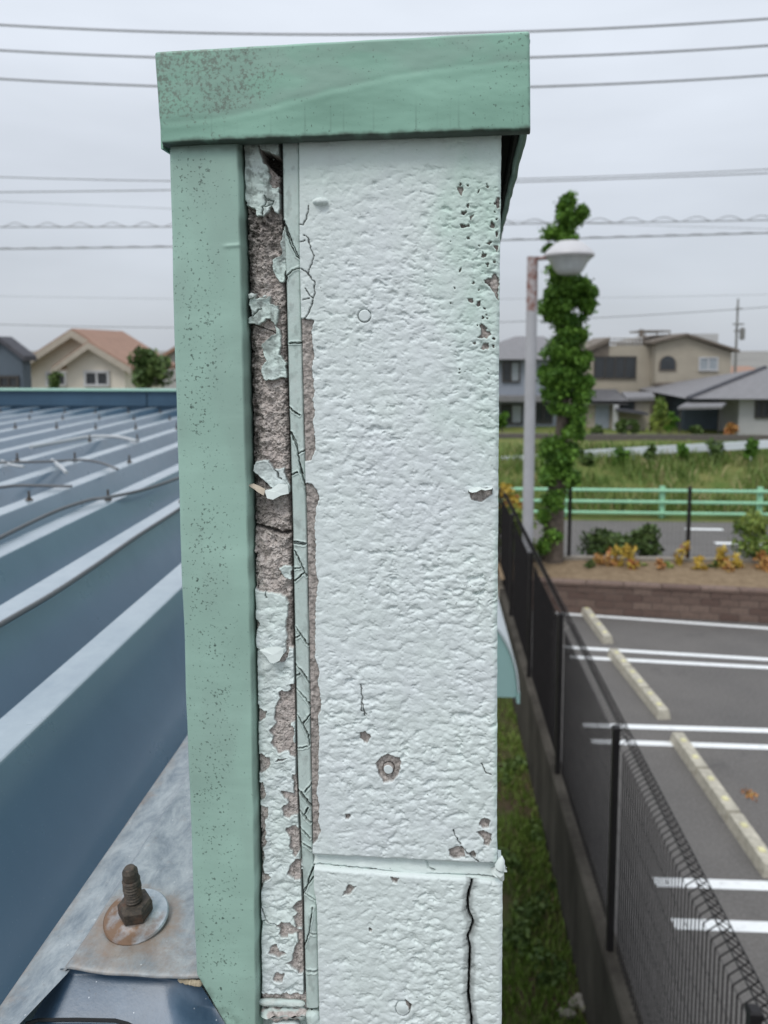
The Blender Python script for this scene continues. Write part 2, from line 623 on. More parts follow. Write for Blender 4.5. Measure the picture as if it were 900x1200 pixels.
M['lamp_glass'] = plain('frosted_lamp_glass', (0.50, 0.53, 0.54), 0.25, 0.12, 4, 0.5)
M['awning'] = plain('mint_awning', (0.45, 0.66, 0.62), 0.5, 0.08, 2)
M['awning_rim'] = plain('pale_awning_rim', (0.72, 0.76, 0.77), 0.5, 0.05, 2)
M['bark'] = plain('bark', (0.13, 0.105, 0.085), 0.95, 0.4, 14)
M['leaf'] = leafmat('tree_leaves', (0.035, 0.10, 0.010), (0.145, 0.28, 0.035))
M['leaf_dark'] = leafmat('shrub_leaves', (0.045, 0.085, 0.02), (0.11, 0.16, 0.042))
M['leaf_lime'] = leafmat('lime_leaves', (0.10, 0.17, 0.03), (0.24, 0.29, 0.06))
M['leaf_gold'] = leafmat('golden_leaves', (0.42, 0.27, 0.035), (0.52, 0.40, 0.08), (0.40, 0.13, 0.06))
M['leaf_red'] = leafmat('reddish_leaves', (0.40, 0.15, 0.06), (0.46, 0.32, 0.09))
M['blade'] = leafmat('grass_blades', (0.10, 0.17, 0.025), (0.21, 0.29, 0.06), (0.20, 0.16, 0.08))
M['reed'] = leafmat('meadow_stalks', (0.085, 0.15, 0.03), (0.20, 0.26, 0.07), (0.38, 0.33, 0.17))

M['h_beige'] = plain('beige_render', (0.37, 0.33, 0.265), 0.9, 0.08, 1.2)
M['h_cream'] = plain('cream_render', (0.70, 0.64, 0.54), 0.9, 0.05, 1.2)
M['h_blue'] = plain('blue_grey_siding', (0.265, 0.29, 0.33), 0.85, 0.08, 1.2)
M['h_dkblue'] = plain('dark_slate_siding', (0.10, 0.125, 0.15), 0.85, 0.1, 1.2)
M['h_white'] = plain('off_white_wall', (0.46, 0.455, 0.45), 0.85, 0.06, 1.2)
M['tile_grey'] = plain('grey_roof_tiles', (0.20, 0.195, 0.20), 0.8, 0.12, 5)
M['tile_dark'] = plain('dark_roof_tiles', (0.075, 0.075, 0.085), 0.8, 0.2, 5)
M['tile_red'] = plain('terracotta_roof_tiles', (0.30, 0.185, 0.135), 0.85, 0.12, 4)
M['trimwood'] = plain('brown_fascia', (0.16, 0.135, 0.11), 0.8, 0.15, 4)
M['fascia'] = plain('pale_brown_fascia', (0.40, 0.355, 0.29), 0.8, 0.1, 4)
M['glass'] = plain('window_glass', (0.035, 0.04, 0.045), 0.12, 0.2, 1.0, 0.6)
M['curtain'] = plain('curtained_glass', (0.30, 0.33, 0.35), 0.3, 0.12, 2.0, 0.5)
M['frame'] = plain('dark_window_frame', (0.06, 0.055, 0.05), 0.5)
M['frame_w'] = plain('pale_window_frame', (0.5, 0.5, 0.5), 0.5)
M['door_grey'] = plain('grey_shutter', (0.25, 0.28, 0.32), 0.6)
M['pole_conc'] = plain('utility_pole_concrete', (0.20, 0.195, 0.19), 0.9)
M['wire'] = plain('overhead_wire_sheath', (0.30, 0.305, 0.32), 0.7)
M['flake'] = None
t = NT('flake_underside')
M['flake'] = t.out(t.mix(t.noise(150, 3), (0.60, 0.66, 0.63), (0.70, 0.76, 0.73)), 0.6)
M['flake_tan'] = plain('tan_flake', (0.50, 0.43, 0.34), 0.8, 0.1, 120)
# ================================================================== THE PARAPET END (foreground)
p0 = at_y(np.array(400.0), np.array(600.0), 0.42)
PRZ = math.atan((555 - X0) / F * math.cos(PITCH)) - YAW
PRZ = -PRZ
PBASE = Vector((float(p0[0]), float(p0[1]), -0.62))
cz, sz = math.cos(PRZ), math.sin(PRZ)
AX = np.array([cz, sz, 0.0])          # along the face, to the right
AY = np.array([-sz, cz, 0.0])         # into the wall
PB = np.array(PBASE)


def fp(u, v, off=0.0):
    """wall-local coordinates of a point of the front face (off: metres proud of it)"""
    d = ray(u, v)
    t = (np.dot(PB - CP, AY) - off) / (d @ AY)
    w = CP + d * t[..., None] - PB
    return np.stack([w @ AX, w @ AY, w[..., 2]], -1)


def fpt(u, v, off=0.0):
    return fp(np.array(float(u)), np.array(float(v)), off)


wall = empty('parapet_wall', PBASE, 'end of a mint painted parapet wall with peeling paint and green metal coping', 'parapet wall', rz=PRZ)

E_TRIM_R = [(165, 279), (330, 283), (440, 286), (600, 290), (700, 293), (790, 295), (900, 297), (1000, 299), (1200, 300.5), (1340, 302)]
E_TRIM_L = [(165, 197), (330, 201), (500, 206), (760, 214.5), (960, 222), (1143, 229), (1340, 236)]
E_SEAL_L = [(120, 328), (255, 330), (335, 333.5), (460, 336.5), (610, 341), (760, 344), (910, 347), (990, 351), (1060, 354), (1200, 357), (1340, 360)]
E_SEAL_R = [(120, 350), (305, 351), (460, 354.8), (610, 359), (760, 362), (910, 364.5), (1000, 366), (1055, 371), (1200, 374.5), (1340, 377)]
E_RIGHT = [(120, 588.5), (155, 588), (300, 586), (500, 584.5), (750, 583), (1000, 582.5), (1020, 582.5)]


def ed(tab, v):
    return np.interp(v, [a for a, b in tab], [b for a, b in tab])


def skirt(V, back, sides='lrtb'):
    """fold the rim of a face grid back into the wall"""
    if 'l' in sides:
        e = V[:, :1].copy(); e[..., 1] = back; V = np.concatenate([e, V], 1)
    else:
        V = np.concatenate([V[:, :1], V], 1)
    if 'r' in sides:
        e = V[:, -1:].copy(); e[..., 1] = back; V = np.concatenate([V, e], 1)
    else:
        V = np.concatenate([V, V[:, -1:]], 1)
    if 't' in sides:
        e = V[:1].copy(); e[..., 1] = back; V = np.concatenate([e, V], 0)
    else:
        V = np.concatenate([V[:1], V], 0)
    if 'b' in sides:
        e = V[-1:].copy(); e[..., 1] = back; V = np.concatenate([V, e], 0)
    else:
        V = np.concatenate([V, V[-1:]], 0)
    return V


def pad(a):
    return np.pad(a, 1, mode='edge')


def mounds(x, y, seed, rmin=0.55, rmax=1.0, fill=0.85):
    """rounded blobs of paint, one per jittered cell, overlapping by maximum"""
    g = np.random.RandomState(100 + seed)
    jx, jy, rr_, aa = g.rand(128, 128), g.rand(128, 128), g.rand(128, 128), g.rand(128, 128)
    xi, yi = np.floor(x).astype(int), np.floor(y).astype(int)
    out = np.zeros_like(x)
    for dx in (-1, 0, 1):
        for dy in (-1, 0, 1):
            cx, cy = (xi + dx) & 127, (yi + dy) & 127
            px_, py_ = xi + dx + jx[cx, cy], yi + dy + jy[cx, cy]
            r = rmin + (rmax - rmin) * rr_[cx, cy]
            d2 = ((x - px_) ** 2 + (y - py_) ** 2) / r ** 2
            a = np.where(aa[cx, cy] < fill, 0.45 + 0.55 * aa[cx, cy], 0)
            out = np.maximum(out, a * np.clip(1 - d2, 0, 1) ** 0.8)
    return out


def relief(U, Vv):
    """sprayed and rolled stipple coat: overlapping blobs with creases and small dents between them"""
    wu = U + 2.2 * perlin(U / 12, Vv / 12, 5)
    wv = Vv + 2.2 * perlin(U / 12 + 40, Vv / 12, 6)
    f = fbm(wu / 13.0, wv / 9.6, 3, 0, 0.46)
    g = fbm(wu / 7.4 + 33, wv / 5.6 + 12, 2, 2, 0.45)
    m1 = mounds(wu / 13.0, wv / 9.5, 1)
    clus = 0.35 + 0.65 * sst(fbm(U / 40, Vv / 32, 3, 7), -0.30, 0.20)
    dent = sst(-f, 0.10, 0.62) + 0.55 * sst(-g, 0.22, 0.6) * clus
    grain = perlin(U / 3.0, Vv / 2.6, 3) + 0.8 * perlin(U / 1.7, Vv / 1.6, 4)
    pin = sst(perlin(U / 2.6 + 90, Vv / 2.6, 2), 0.42, 0.6) * sst(perlin(U / 20, Vv / 20, 1), 0.05, 0.3)
    return 0.26 * f + 0.24 * m1 + 0.12 * g + 0.022 * grain - 0.50 * clus * dent - 0.5 * pin


def face_part(name, U, Vv, h, attrs, mat, back, sides='lrtb'):
    P = fp(U, Vv)
    P[..., 1] -= h
    P = skirt(P, back, sides)
    A = {k: pad(a) for k, a in attrs.items()}
    return link(name, grid_mesh(name, P, mat, A), wall)


# ---- chips in the paint of the upper and lower panel
CH = []
A_ = lambda pts: CH.append(tr(pts, 500, 200, 9.0))
A_([(318, 175), (385, 165), (388, 205), (365, 265), (350, 240), (322, 205)])
A_([(740, 290), (765, 280), (765, 385), (740, 400), (728, 330)])
A_([(690, 520), (720, 580), (705, 600), (665, 595)])
A_([(660, 735), (690, 750), (665, 780), (635, 770)])
A_([(705, 785), (755, 785), (745, 855), (725, 830)])
A_([(590, 880), (630, 875), (625, 905), (575, 915)])
A_([(620, 980), (660, 965), (665, 985), (630, 995)])
A_([(355, 570), (385, 560), (420, 580), (455, 560), (450, 590), (400, 600), (360, 595)])
A_([(370, 430), (420, 420), (430, 440), (390, 465), (365, 460)])
A_([(455, 480), (495, 465), (465, 520)])
A_([(425, 355), (447, 350), (442, 392), (423, 387)])
A_([(540, 210), (556, 208), (552, 232), (540, 234)])
A_([(735, 640), (748, 640), (748, 690), (730, 690)])
A_ = lambda pts: CH.append(tr(pts, 510, 310, 10.0))
A_([(580, 180), (620, 160), (660, 165), (690, 110), (715, 105), (740, 150), (750, 230), (735, 290), (740, 430), (715, 380), (690, 330), (640, 260), (590, 220)])
A_([(380, 400), (440, 395), (445, 440), (420, 450), (390, 425)])
A_([(495, 435), (520, 430), (525, 480), (500, 495), (488, 475)])
A_([(545, 690), (580, 720), (600, 780), (640, 785), (655, 820), (600, 865), (495, 855), (540, 820), (545, 770), (520, 735)])
A_([(570, 930), (620, 915), (628, 970), (580, 1000), (525, 995)])
A_([(285, 60), (305, 40), (300, 80), (283, 92)])
CH.append(tr([(335, 295), (420, 300), (500, 265), (640, 250), (640, 330), (500, 430), (370, 405), (345, 350)], 520, 550, 11.25))
A_ = lambda pts: CH.append(tr(pts, 400, 840, 4.5))
A_([(100, 85), (125, 78), (155, 110), (135, 145), (95, 120)])
A_([(180, 250), (210, 215), (245, 200), (300, 215), (315, 240), (305, 300), (270, 340), (225, 350), (195, 300)])
A_([(20, 520), (40, 512), (50, 530), (35, 545), (20, 538)])
A_([(735, 545), (760, 535), (785, 550), (775, 585), (750, 592), (728, 575)])
A_([(712, 610), (750, 600), (790, 625), (792, 655), (770, 690), (755, 680), (745, 640)])
A_([(565, 705), (610, 685), (640, 690), (655, 740), (600, 748), (570, 740)])
A_([(660, 725), (700, 710), (712, 725), (700, 745)])
A_ = lambda pts: CH.append(tr(pts, 350, 980, 3.6))
A_([(185, 250), (210, 205), (240, 212), (215, 245)])
A_([(390, 175), (420, 180), (415, 200), (395, 195)])
A_([(450, 690), (480, 710), (470, 735), (455, 725)])
A_([(298, 393), (308, 392), (308, 405), (298, 404)])
_rc = random.Random(17)
for _ in range(34):
    cx, cy = 585 - abs(_rc.gauss(0, 26)), 215 + 230 * _rc.random() ** 1.4
    if cx > 582 or cx < 500: cx = 560 + 18 * _rc.random()
    r0 = _rc.uniform(0.7, 2.0)
    CH.append([(cx + r0 * _rc.uniform(0.6, 1.5) * math.cos(a), cy + r0 * _rc.uniform(0.5, 1.2) * math.sin(a)) for a in (0.3, 1.5, 2.7, 3.9, 5.1)])
# bare strip beside the long sealant joint
BR = [(375, 368), (390, 364.5), (415, 367.5), (430, 365), (460, 368), (470, 366), (480, 368.5), (495, 366.5), (510, 368.5), (527, 369.5), (540, 364)]
BR2 = [(567, 365), (575, 371), (585, 373.5), (595, 370), (605, 369.5), (620, 368), (640, 370), (655, 369), (670, 370), (680, 372.5), (695, 371), (710, 369.5),
       (740, 369), (770, 369), (790, 374), (800, 372), (815, 375), (830, 376), (840, 372), (865, 374), (885, 373), (910, 373), (930, 370.5), (945, 374), (965, 373), (975, 376), (985, 371), (990, 366)]
CH.append([(350, 373)] + [(x, y) for y, x in BR] + [(350, 541)])
CH.append([(350, 566)] + [(x, y) for y, x in BR2] + [(350, 991)])
FINE = [[(362, 241), (359, 256), (355, 263), (351, 263)], [(356, 276), (362, 280), (362, 286), (368, 299), (365, 310), (360.7, 321), (368.7, 330), (368, 342), (369, 345), (363, 363), (356.7, 375)],
        [(352, 315), (358, 317), (360.5, 321)], [(358, 338), (362, 346), (367, 350)], [(362, 350), (355, 351)], [(352, 284), (357, 282)],
        tr([(165, 405), (170, 450), (175, 480)], 340, 600, 2.0), [(424, 822), (423, 832), (429, 838)],
        tr([(740, 250), (755, 280), (765, 300), (790, 303)], 400, 840, 4.5), tr([(590, 600), (600, 635), (630, 675)], 400, 840, 4.5),
        tr([(630, 690), (680, 735), (740, 780), (800, 770)], 400, 840, 4.5), tr([(420, 760), (440, 800), (465, 828)], 400, 840, 4.5)]
RINGS = [(427, 370, 7.6), (455, 902, 6.6), (472, 1182, 8.5)]


def paint_panel(U, Vv, lower=False):
    ju = U + 1.5 * perlin(U / 5, Vv / 5, 3) + 0.7 * perlin(U / 2, Vv / 2, 2)
    jv = Vv + 1.5 * perlin(U / 5 + 50, Vv / 5, 4) + 0.7 * perlin(U / 2 + 50, Vv / 2, 1)
    sd = polys_sd(ju, jv, CH)
    bare = sst(-sd, -0.45, 0.45)
    amp = 0.55 + 0.55 * sst(fbm(U / 110, Vv / 160, 2, 6), -0.25, 0.35)
    if not lower:
        amp = amp * (0.42 + 0.58 * sst(Vv, 170, 330)) * (0.5 + 0.5 * sst(U - ed(E_SEAL_R, Vv), 4, 26))
        amp = amp * (1 + 0.7 * sst(-np.hypot((U - 555) / 45, (Vv - 720) / 90), -1, -0.2))
    h = 0.0021 * amp * relief(U, Vv) - 0.0002
    h = h + 0.0006 * fbm(U / 60, Vv / 80, 2, 3)
    # curled lip around each chip, then the step down to the concrete
    h += 0.00016 * np.exp(-((sd - 1.6) / 1.2) ** 2)
    hb = -0.0020 + 0.0008 * fbm(U / 5, Vv / 5, 3, 4)
    h = h * (1 - bare) + hb * bare
    brn = bare * (0.12 + 0.30 * sst(fbm(U / 7, Vv / 9, 3, 2), -0.2, 0.4))
    grime = brn + 0.3 * np.exp(-((sd + 0.4) / 0.7) ** 2) * (bare > 0.3)
    d = lines_d(ju, jv, FINE)
    h -= 0.0012 * np.exp(-(d / 0.6) ** 2)
    grime = np.maximum(grime, 0.9 * np.exp(-(d / 0.65) ** 2))
    for cx, cy, r in RINGS:
        q = np.hypot(U - cx, Vv - cy) - r
        ang = np.arctan2(Vv - cy, U - cx)
        g = np.exp(-(q / 0.6) ** 2)
        h -= 0.0016 * g
        grime = np.maximum(grime, 0.75 * g * (0.25 + 0.75 * sst(np.sin(ang * 1.0 + cx) + 0.5 * np.sin(3 * ang), -0.6, 0.5)))
        ins = sst(-q, 0.3, 1.2)
        h = h * (1 - 0.9 * ins)
    if not lower:
        e = np.hypot((U - 375.5) / 9.0, (Vv - 236.5) / 4.6)
        h += 0.0032 * np.sqrt(np.clip(1 - e * e, 0, 1)) * (1 - bare)
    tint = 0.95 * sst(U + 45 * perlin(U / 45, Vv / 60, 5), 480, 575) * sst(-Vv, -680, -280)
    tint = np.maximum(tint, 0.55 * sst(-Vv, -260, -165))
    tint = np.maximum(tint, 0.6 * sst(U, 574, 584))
    return h, bare, grime, tint


# ---- upper panel
nu, nv = 336, 1080
s = np.linspace(0, 1, nu)[None, :]
tt = np.linspace(0, 1, nv)[:, None]
v0 = 140 + tt * (1003 - 140) + 0 * s
L, R = ed(E_SEAL_R, v0) + 0.3, ed(E_RIGHT, v0)
U = L + (R - L) * s
vb = np.interp(U, [368, 433, 494, 580], [1002, 1006, 1009, 1013])
Vv = 140 + tt * (vb - 140)
h, bare, grime, tint = paint_panel(U, Vv)
edge = np.minimum(U - L, R - U)
h -= 0.0016 * np.clip(1 - np.minimum(R - U, 5) / 5, 0, 1) ** 2 * (1 + 0.5 * perlin(U / 8, Vv / 8, 2))
bt = np.clip(1 - (vb - Vv) / 3.0, 0, 1)
h -= 0.001 * bt ** 2
wob = 0.8 * perlin(Vv / 11, Vv * 0 + 3.3, 4) * sst(U, 578, 585)
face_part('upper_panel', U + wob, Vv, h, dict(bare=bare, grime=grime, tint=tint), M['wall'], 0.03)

# ---- lower panel, with the long crack
CRK = tr([(735, 172), (732, 190), (715, 250), (712, 310), (735, 360), (732, 385), (713, 425), (722, 480), (720, 540), (718, 620), (715, 680), (725, 740), (730, 792), (726, 850), (734, 930), (728, 1100), (735, 1300)], 350, 980, 3.6)
nu, nv = 330, 400
s = np.linspace(0, 1, nu)[None, :]
tt = np.linspace(0, 1, nv)[:, None]
v0 = 1020 + tt * 320 + 0 * s
L = ed(E_SEAL_R, v0) - 3.5 * sst(-v0, -1062, -1040)
L = np.where(v0 < 1062, 368 - 0.5 * (v0 - 1020) / 42 + 3.0 * sst(v0, 1040, 1062), L)
R = 589 - 1.0 * sst(v0, 1040, 1200) + 0.6 * perlin(v0 / 12, v0 * 0 + 1.2, 3)
U = L + (R - L) * s
vtop = np.interp(U, [368, 433, 544, 589], [1017, 1023.5, 1030.5, 1036])
Vv = vtop + tt * (1340 - vtop)
h, bare, grime, tint = paint_panel(U, Vv, True)
dj = seg_dist(U + 1.3 * perlin(U / 7, Vv / 7, 1) + 0.7 * perlin(U / 2.3, Vv / 2.3, 5), Vv, CRK)
cw = 1.15 + 0.6 * perlin(Vv / 16, Vv * 0, 2)
h -= 0.006 * sst(-dj, -cw - 0.5, -cw + 0.5) + 0.0006 * np.exp(-(dj / 5) ** 2)
dst = dj + 2.5 * perlin(U / 9, Vv / 14, 6)
grime = np.maximum(grime, sst(-dj, -cw - 0.8, -cw + 0.2))
grime = np.maximum(grime, 0.42 * sst(-dst, -9.0, -4.5) + 0.22 * sst(-dst, -4, -1.5))
h -= 0.0016 * np.clip(1 - np.minimum(R - U, 5) / 5, 0, 1) ** 2
h -= 0.0011 * np.clip(1 - (Vv - vtop) / 3.0, 0, 1) ** 2
face_part('lower_panel', U, Vv, h, dict(bare=bare, grime=grime, tint=tint * 0), M['wall'], 0.03)

# ---- joint sealant between the panels
nu, nv = 300, 40
s = np.linspace(0, 1, nu)[None, :]
tt = np.linspace(0, 1, nv)[:, None]
U = 352 + (584 - 352) * s + 0 * tt
va = np.interp(U, [352, 368, 433, 494, 580, 590], [1000, 1001, 1005, 1008, 1012, 1013])
vb = np.interp(U, [352, 368, 433, 544, 589], [1022, 1018.5, 1025, 1032, 1037])
Vv = va + tt * (vb - va)
h = -0.0048 + 0.0022 * sst(tt + 0 * s, 0.25, 0.95) + 0.0004 * fbm(U / 18, Vv / 6, 3, 2)
d1 = lines_d(U + perlin(U / 4, Vv / 4, 3), Vv + perlin(U / 4, Vv / 4, 2), [[(352, 1020), (372, 1016.5), (433, 1022.5), (470, 1027)], tr([(530, 110), (545, 150), (575, 160)], 350, 980, 3.6), [(500, 1028), (560, 1030), (588, 1033)]])
h -= 0.002 * np.exp(-(d1 / 0.8) ** 2)
gr = 0.85 * np.exp(-(d1 / 0.8) ** 2) * sst(perlin(U / 9, Vv / 20, 4), -0.3, 0.25)
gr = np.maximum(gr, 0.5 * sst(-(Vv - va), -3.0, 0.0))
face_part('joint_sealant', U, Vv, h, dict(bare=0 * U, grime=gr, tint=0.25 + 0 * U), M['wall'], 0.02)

# ---- long vertical sealant bead
SCR = [[(330.7, 258.7), (339, 284), (347, 300), (351, 303)], [(332, 258), (341, 283), (349, 300)], [(332.7, 334), (335.3, 323), (342, 316.7), (350.7, 313)], [(338, 402), (354, 401.7)],
       [(337.3, 477), (342.7, 482), (350, 486.7)], [(339.3, 507), (346, 522.7), (348, 532.7), (352.7, 556), (357.3, 570.7)], [(341, 508), (347, 521), (350, 540), (354, 556)], [(348, 532.7), (356.7, 528)],
       [(340, 557), (348, 554)], [(343.3, 636), (350, 636.5), (356.7, 638)], [(344, 638), (356, 639.5)], [(344.7, 647), (352.7, 663), (358.7, 676.7)], [(344, 682), (355, 673)], [(344, 668), (351, 666)],
       [(346, 736.7), (355.3, 750), (360.7, 758)], [(343.5, 750), (350.7, 746)], [(344.7, 780), (354, 789), (362, 802.7), (362.7, 810.7)], [(343, 797), (350.7, 791)], [(346.7, 809), (356.7, 820), (362.7, 829)],
       [(348, 840), (355.3, 853), (360.7, 864), (362, 874.7)], [(354, 850), (362, 840)], [(347, 879), (359, 876.7)], [(349.3, 928.7), (356.7, 939), (364.7, 950)], [(350, 928), (358, 938), (365, 948)],
       [(350.7, 952.7), (363.3, 967)], [(350.7, 972.7), (356.7, 978), (362.7, 984.7)], [(352.7, 990), (366, 999)], [(356.7, 930), (364.7, 920)], [(356, 957), (360, 949)],
       [(357, 1139), (364, 1137.5), (374, 1140)], [(357, 1140.5), (364, 1139), (374, 1141)], [(362, 1093), (374, 1099)], [(356, 1112), (362, 1093), (366, 1065)], [(352, 1050), (360, 1040), (367, 1030)], [(367, 1018), (362, 1030), (358, 1045), (353, 1052)], [(357, 1049), (370, 1058)]]
nu, nv = 56, 1700
s = np.linspace(0, 1, nu)[None, :]
tt = np.linspace(0, 1, nv)[:, None]
Vv = 140 + tt * 1042 + 0 * s
L, R = ed(E_SEAL_L, Vv) + 0.9, ed(E_SEAL_R, Vv) - 0.4
U = L + (R - L) * s
ju = U + 1.3 * perlin(U / 4, Vv / 4, 3)
jv = Vv + 1.3 * perlin(U / 4 + 50, Vv / 4, 4)
d = lines_d(ju, jv, SCR)
h = -0.0018 + 0.0005 * fbm(U / 30, Vv / 50, 3, 1) + 0.00012 * perlin(U / 4, Vv / 30, 6)
h += 0.0016 * sst(Vv, 1058, 1075) * np.sqrt(np.clip(1 - ((s - 0.5) * 2) ** 2, 0, 1))
lw = sst(fbm(Vv / 40, U / 300, 2, 2), -0.3, 0.3)
h -= 0.0036 * np.exp(-(d / (0.38 + 0.42 * lw)) ** 2)
h += 0.0005 * np.exp(-((d - 1.8) / 0.9) ** 2)
gr = 0.88 * np.exp(-(d / (0.42 + 0.42 * lw)) ** 2)
gr = np.maximum(gr, 0.22 * sst(fbm(U / 9, Vv / 16, 3, 5), 0.05, 0.5))
eL, eR = U - L, R - U
gr = np.maximum(gr, 0.85 * np.exp(-(eR / 0.8) ** 2) * (0.5 + 0.5 * lw))
gr = np.maximum(gr, 0.7 * np.exp(-(eL / 0.7) ** 2))
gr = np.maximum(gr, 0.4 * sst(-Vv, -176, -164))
h -= 0.0012 * (np.exp(-(eL / 1.2) ** 2) + np.exp(-(eR / 1.2) ** 2))
tint = 0.4 + 0.5 * fbm(U / 25, Vv / 60, 2, 4)
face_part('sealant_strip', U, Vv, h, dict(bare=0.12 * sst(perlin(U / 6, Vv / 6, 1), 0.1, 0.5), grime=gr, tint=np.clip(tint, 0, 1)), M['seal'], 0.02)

# ---- the edge strip: crumbling concrete with islands of old paint
T1 = lambda pts: tr(pts, 270, 160, 7.5)
T2 = lambda pts: tr(pts, 270, 310, 7.5)
T3 = lambda pts: tr(pts, 270, 460, 7.5)
T4 = lambda pts: tr(pts, 270, 610, 7.5)
T5 = lambda pts: tr(pts, 270, 760, 7.5)
T6 = lambda pts: tr(pts, 270, 910, 7.5)
T7 = lambda pts: tr(pts, 270, 1050, 7.5)
PAINT = [T1([(85, 0), (230, 0), (230, 80), (270, 200), (310, 250), (335, 350), (325, 410), (350, 440), (410, 430), (420, 520), (430, 600), (400, 680), (365, 640), (350, 600), (325, 650), (265, 700), (215, 690), (200, 640), (130, 600), (100, 480), (88, 250)]),
         T1([(220, 0), (440, 0), (430, 150), (380, 155), (350, 130), (330, 118), (280, 115), (240, 80)]),
         [(328.5, 272), (327, 288), (328.7, 296), (318, 304), (317, 312), (320, 322), (325, 330), (331, 331), (333, 318), (342, 312), (350, 308), (348, 300), (338, 284), (331, 268)],
         T2([(150, 260), (210, 250), (200, 290), (290, 290), (340, 270), (340, 345), (400, 355), (410, 400), (405, 480), (390, 545), (340, 480), (300, 480), (250, 530), (160, 520), (120, 510), (175, 440), (150, 360)]),
         T2([(385, 530), (430, 600), (430, 650), (415, 780), (450, 830), (480, 860), (480, 990), (400, 1010), (290, 1030), (260, 980), (250, 900), (300, 850), (270, 770), (260, 700), (300, 660), (380, 610)]),
         T3([(190, 700), (185, 650), (240, 600), (320, 600), (370, 690), (460, 670), (470, 760), (510, 800), (510, 890), (380, 940), (320, 930), (290, 870), (350, 850), (280, 790), (210, 720)]),
         T4([(420, 430), (480, 400), (525, 430), (520, 540), (460, 510)])]
BARE = [T5([(500, 340), (550, 330), (600, 400), (600, 640), (520, 680), (550, 720), (540, 840), (600, 880), (600, 1000), (510, 960), (500, 920), (410, 945), (380, 900), (345, 860), (370, 800), (325, 740), (390, 690), (370, 620), (385, 520), (430, 460), (410, 410), (440, 385), (490, 400), (530, 390)]),
        T5([(180, 490), (225, 500), (240, 545), (300, 580), (285, 640), (180, 680)]), T5([(180, 935), (260, 950), (335, 985), (335, 1040), (290, 1110), (180, 1125)]), T5([(385, 1020), (410, 985), (430, 1000), (490, 990), (440, 1012)]),
        T5([(430, 110), (470, 60), (470, 0), (500, 0), (500, 70), (470, 120), (430, 145), (370, 135)]),
        T6([(190, 60), (270, 80), (300, 150), (290, 210), (240, 260), (190, 250)]), T6([(190, 270), (310, 300), (325, 360), (290, 420), (300, 560), (310, 600), (270, 660), (290, 740), (270, 800), (280, 870), (340, 910), (330, 930), (280, 950), (270, 1000), (240, 1080), (190, 1125)]),
        T6([(430, 150), (480, 170), (550, 180), (535, 0), (620, 0), (620, 360), (530, 370), (510, 400), (460, 370), (440, 300), (500, 250), (490, 220), (430, 180)]),
        T6([(490, 480), (560, 460), (600, 500), (620, 600), (600, 680), (560, 740), (530, 720), (540, 680), (505, 640), (520, 570), (480, 520)]), T6([(560, 760), (630, 770), (620, 940), (560, 940), (490, 890), (500, 840)]),
        T7([(650, 50), (650, 310), (570, 310), (560, 270), (540, 220), (580, 190), (535, 130), (570, 90)]),
        T7([(400, 300), (430, 265), (510, 260), (570, 310), (660, 350), (660, 700), (590, 715), (560, 680), (480, 630), (540, 590), (540, 540), (590, 430), (570, 370), (500, 370), (490, 400), (440, 400), (415, 370), (430, 330)]),
        T7([(320, 540), (350, 480), (390, 470), (420, 520), (480, 540), (470, 555), (400, 580)]), T7([(365, 740), (400, 710), (460, 730), (445, 780), (400, 795), (365, 780)]),
        T7([(200, 900), (700, 900), (700, 1090), (420, 1080), (200, 1000)])]
PAINT2 = [T4([(195, 600), (270, 640), (400, 650), (480, 690), (500, 740), (490, 850), (470, 960), (490, 1060), (480, 1125)]) + T5([(470, 40), (430, 110), (380, 130), (350, 125), (310, 70), (250, 20), (190, 0)]) + T4([(190, 1110), (215, 1010), (240, 930), (190, 850), (190, 680)])]
HOLE = [T1([(250, 105), (330, 122), (380, 165), (440, 165), (445, 340), (390, 315), (330, 260), (300, 220), (270, 190)])]
SLN = [T1([(265, 700), (270, 610), (300, 560), (280, 510)]), T1([(300, 545), (370, 560), (350, 585), (290, 610)]), T1([(115, 600), (180, 660)]), T2([(120, 520), (210, 530), (380, 600)]), T2([(260, 390), (230, 400), (180, 450)]),
       T3([(370, 690), (430, 770)]), T3([(230, 740), (340, 850)]), T4([(180, 850), (230, 900), (250, 940)]), T4([(310, 690), (290, 640)]), T7([(230, 260), (300, 255), (400, 290)]), T7([(235, 100), (270, 170), (290, 240)])]
nu, nv = 120, 1800
s = np.linspace(0, 1, nu)[None, :]
tt = np.linspace(0, 1, nv)[:, None]
Vv = 140 + tt * 1055 + 0 * s
L, R = ed(E_TRIM_R, Vv) - 2.5, ed(E_SEAL_L, Vv) + 2.0
U = L + (R - L) * s
ju = U + 2.2 * perlin(U / 6, Vv / 6, 3) + 0.5 * perlin(U / 2.2, Vv / 2.2, 2)
jv = Vv + 2.2 * perlin(U / 6 + 50, Vv / 6, 4) + 0.5 * perlin(U / 2.2 + 50, Vv / 2.2, 1)
low = sst(Vv + 6 * perlin(U / 8, Vv / 8, 2), 760, 764)
sdp = polys_sd(ju, jv, PAINT)
pnt = sst(-sdp, -0.5, 0.5)
sdb = polys_sd(ju, jv, BARE)
bare = (1 - low) * (1 - pnt) + low * sst(-sdb, -0.5, 0.5)
sd2 = polys_sd(ju, jv, PAINT2)
p2 = sst(-sd2, -0.5, 0.5)
bare = bare * (1 - p2)
sdx = np.minimum(np.where(low > 0.5, sdb, -sdp), 50)
deep = sst(-Vv, -770, -700)
hp = -0.0034 + 0.0020 * (relief(U, Vv) + 0.35 * mounds(U / 9.0 + 2, Vv / 7.0, 4)) * (0.5 + 0.5 * sst(Vv, 690, 800)) + 0.0010 * fbm(U / 22, Vv / 26, 2, 5) + 0.0014 * p2
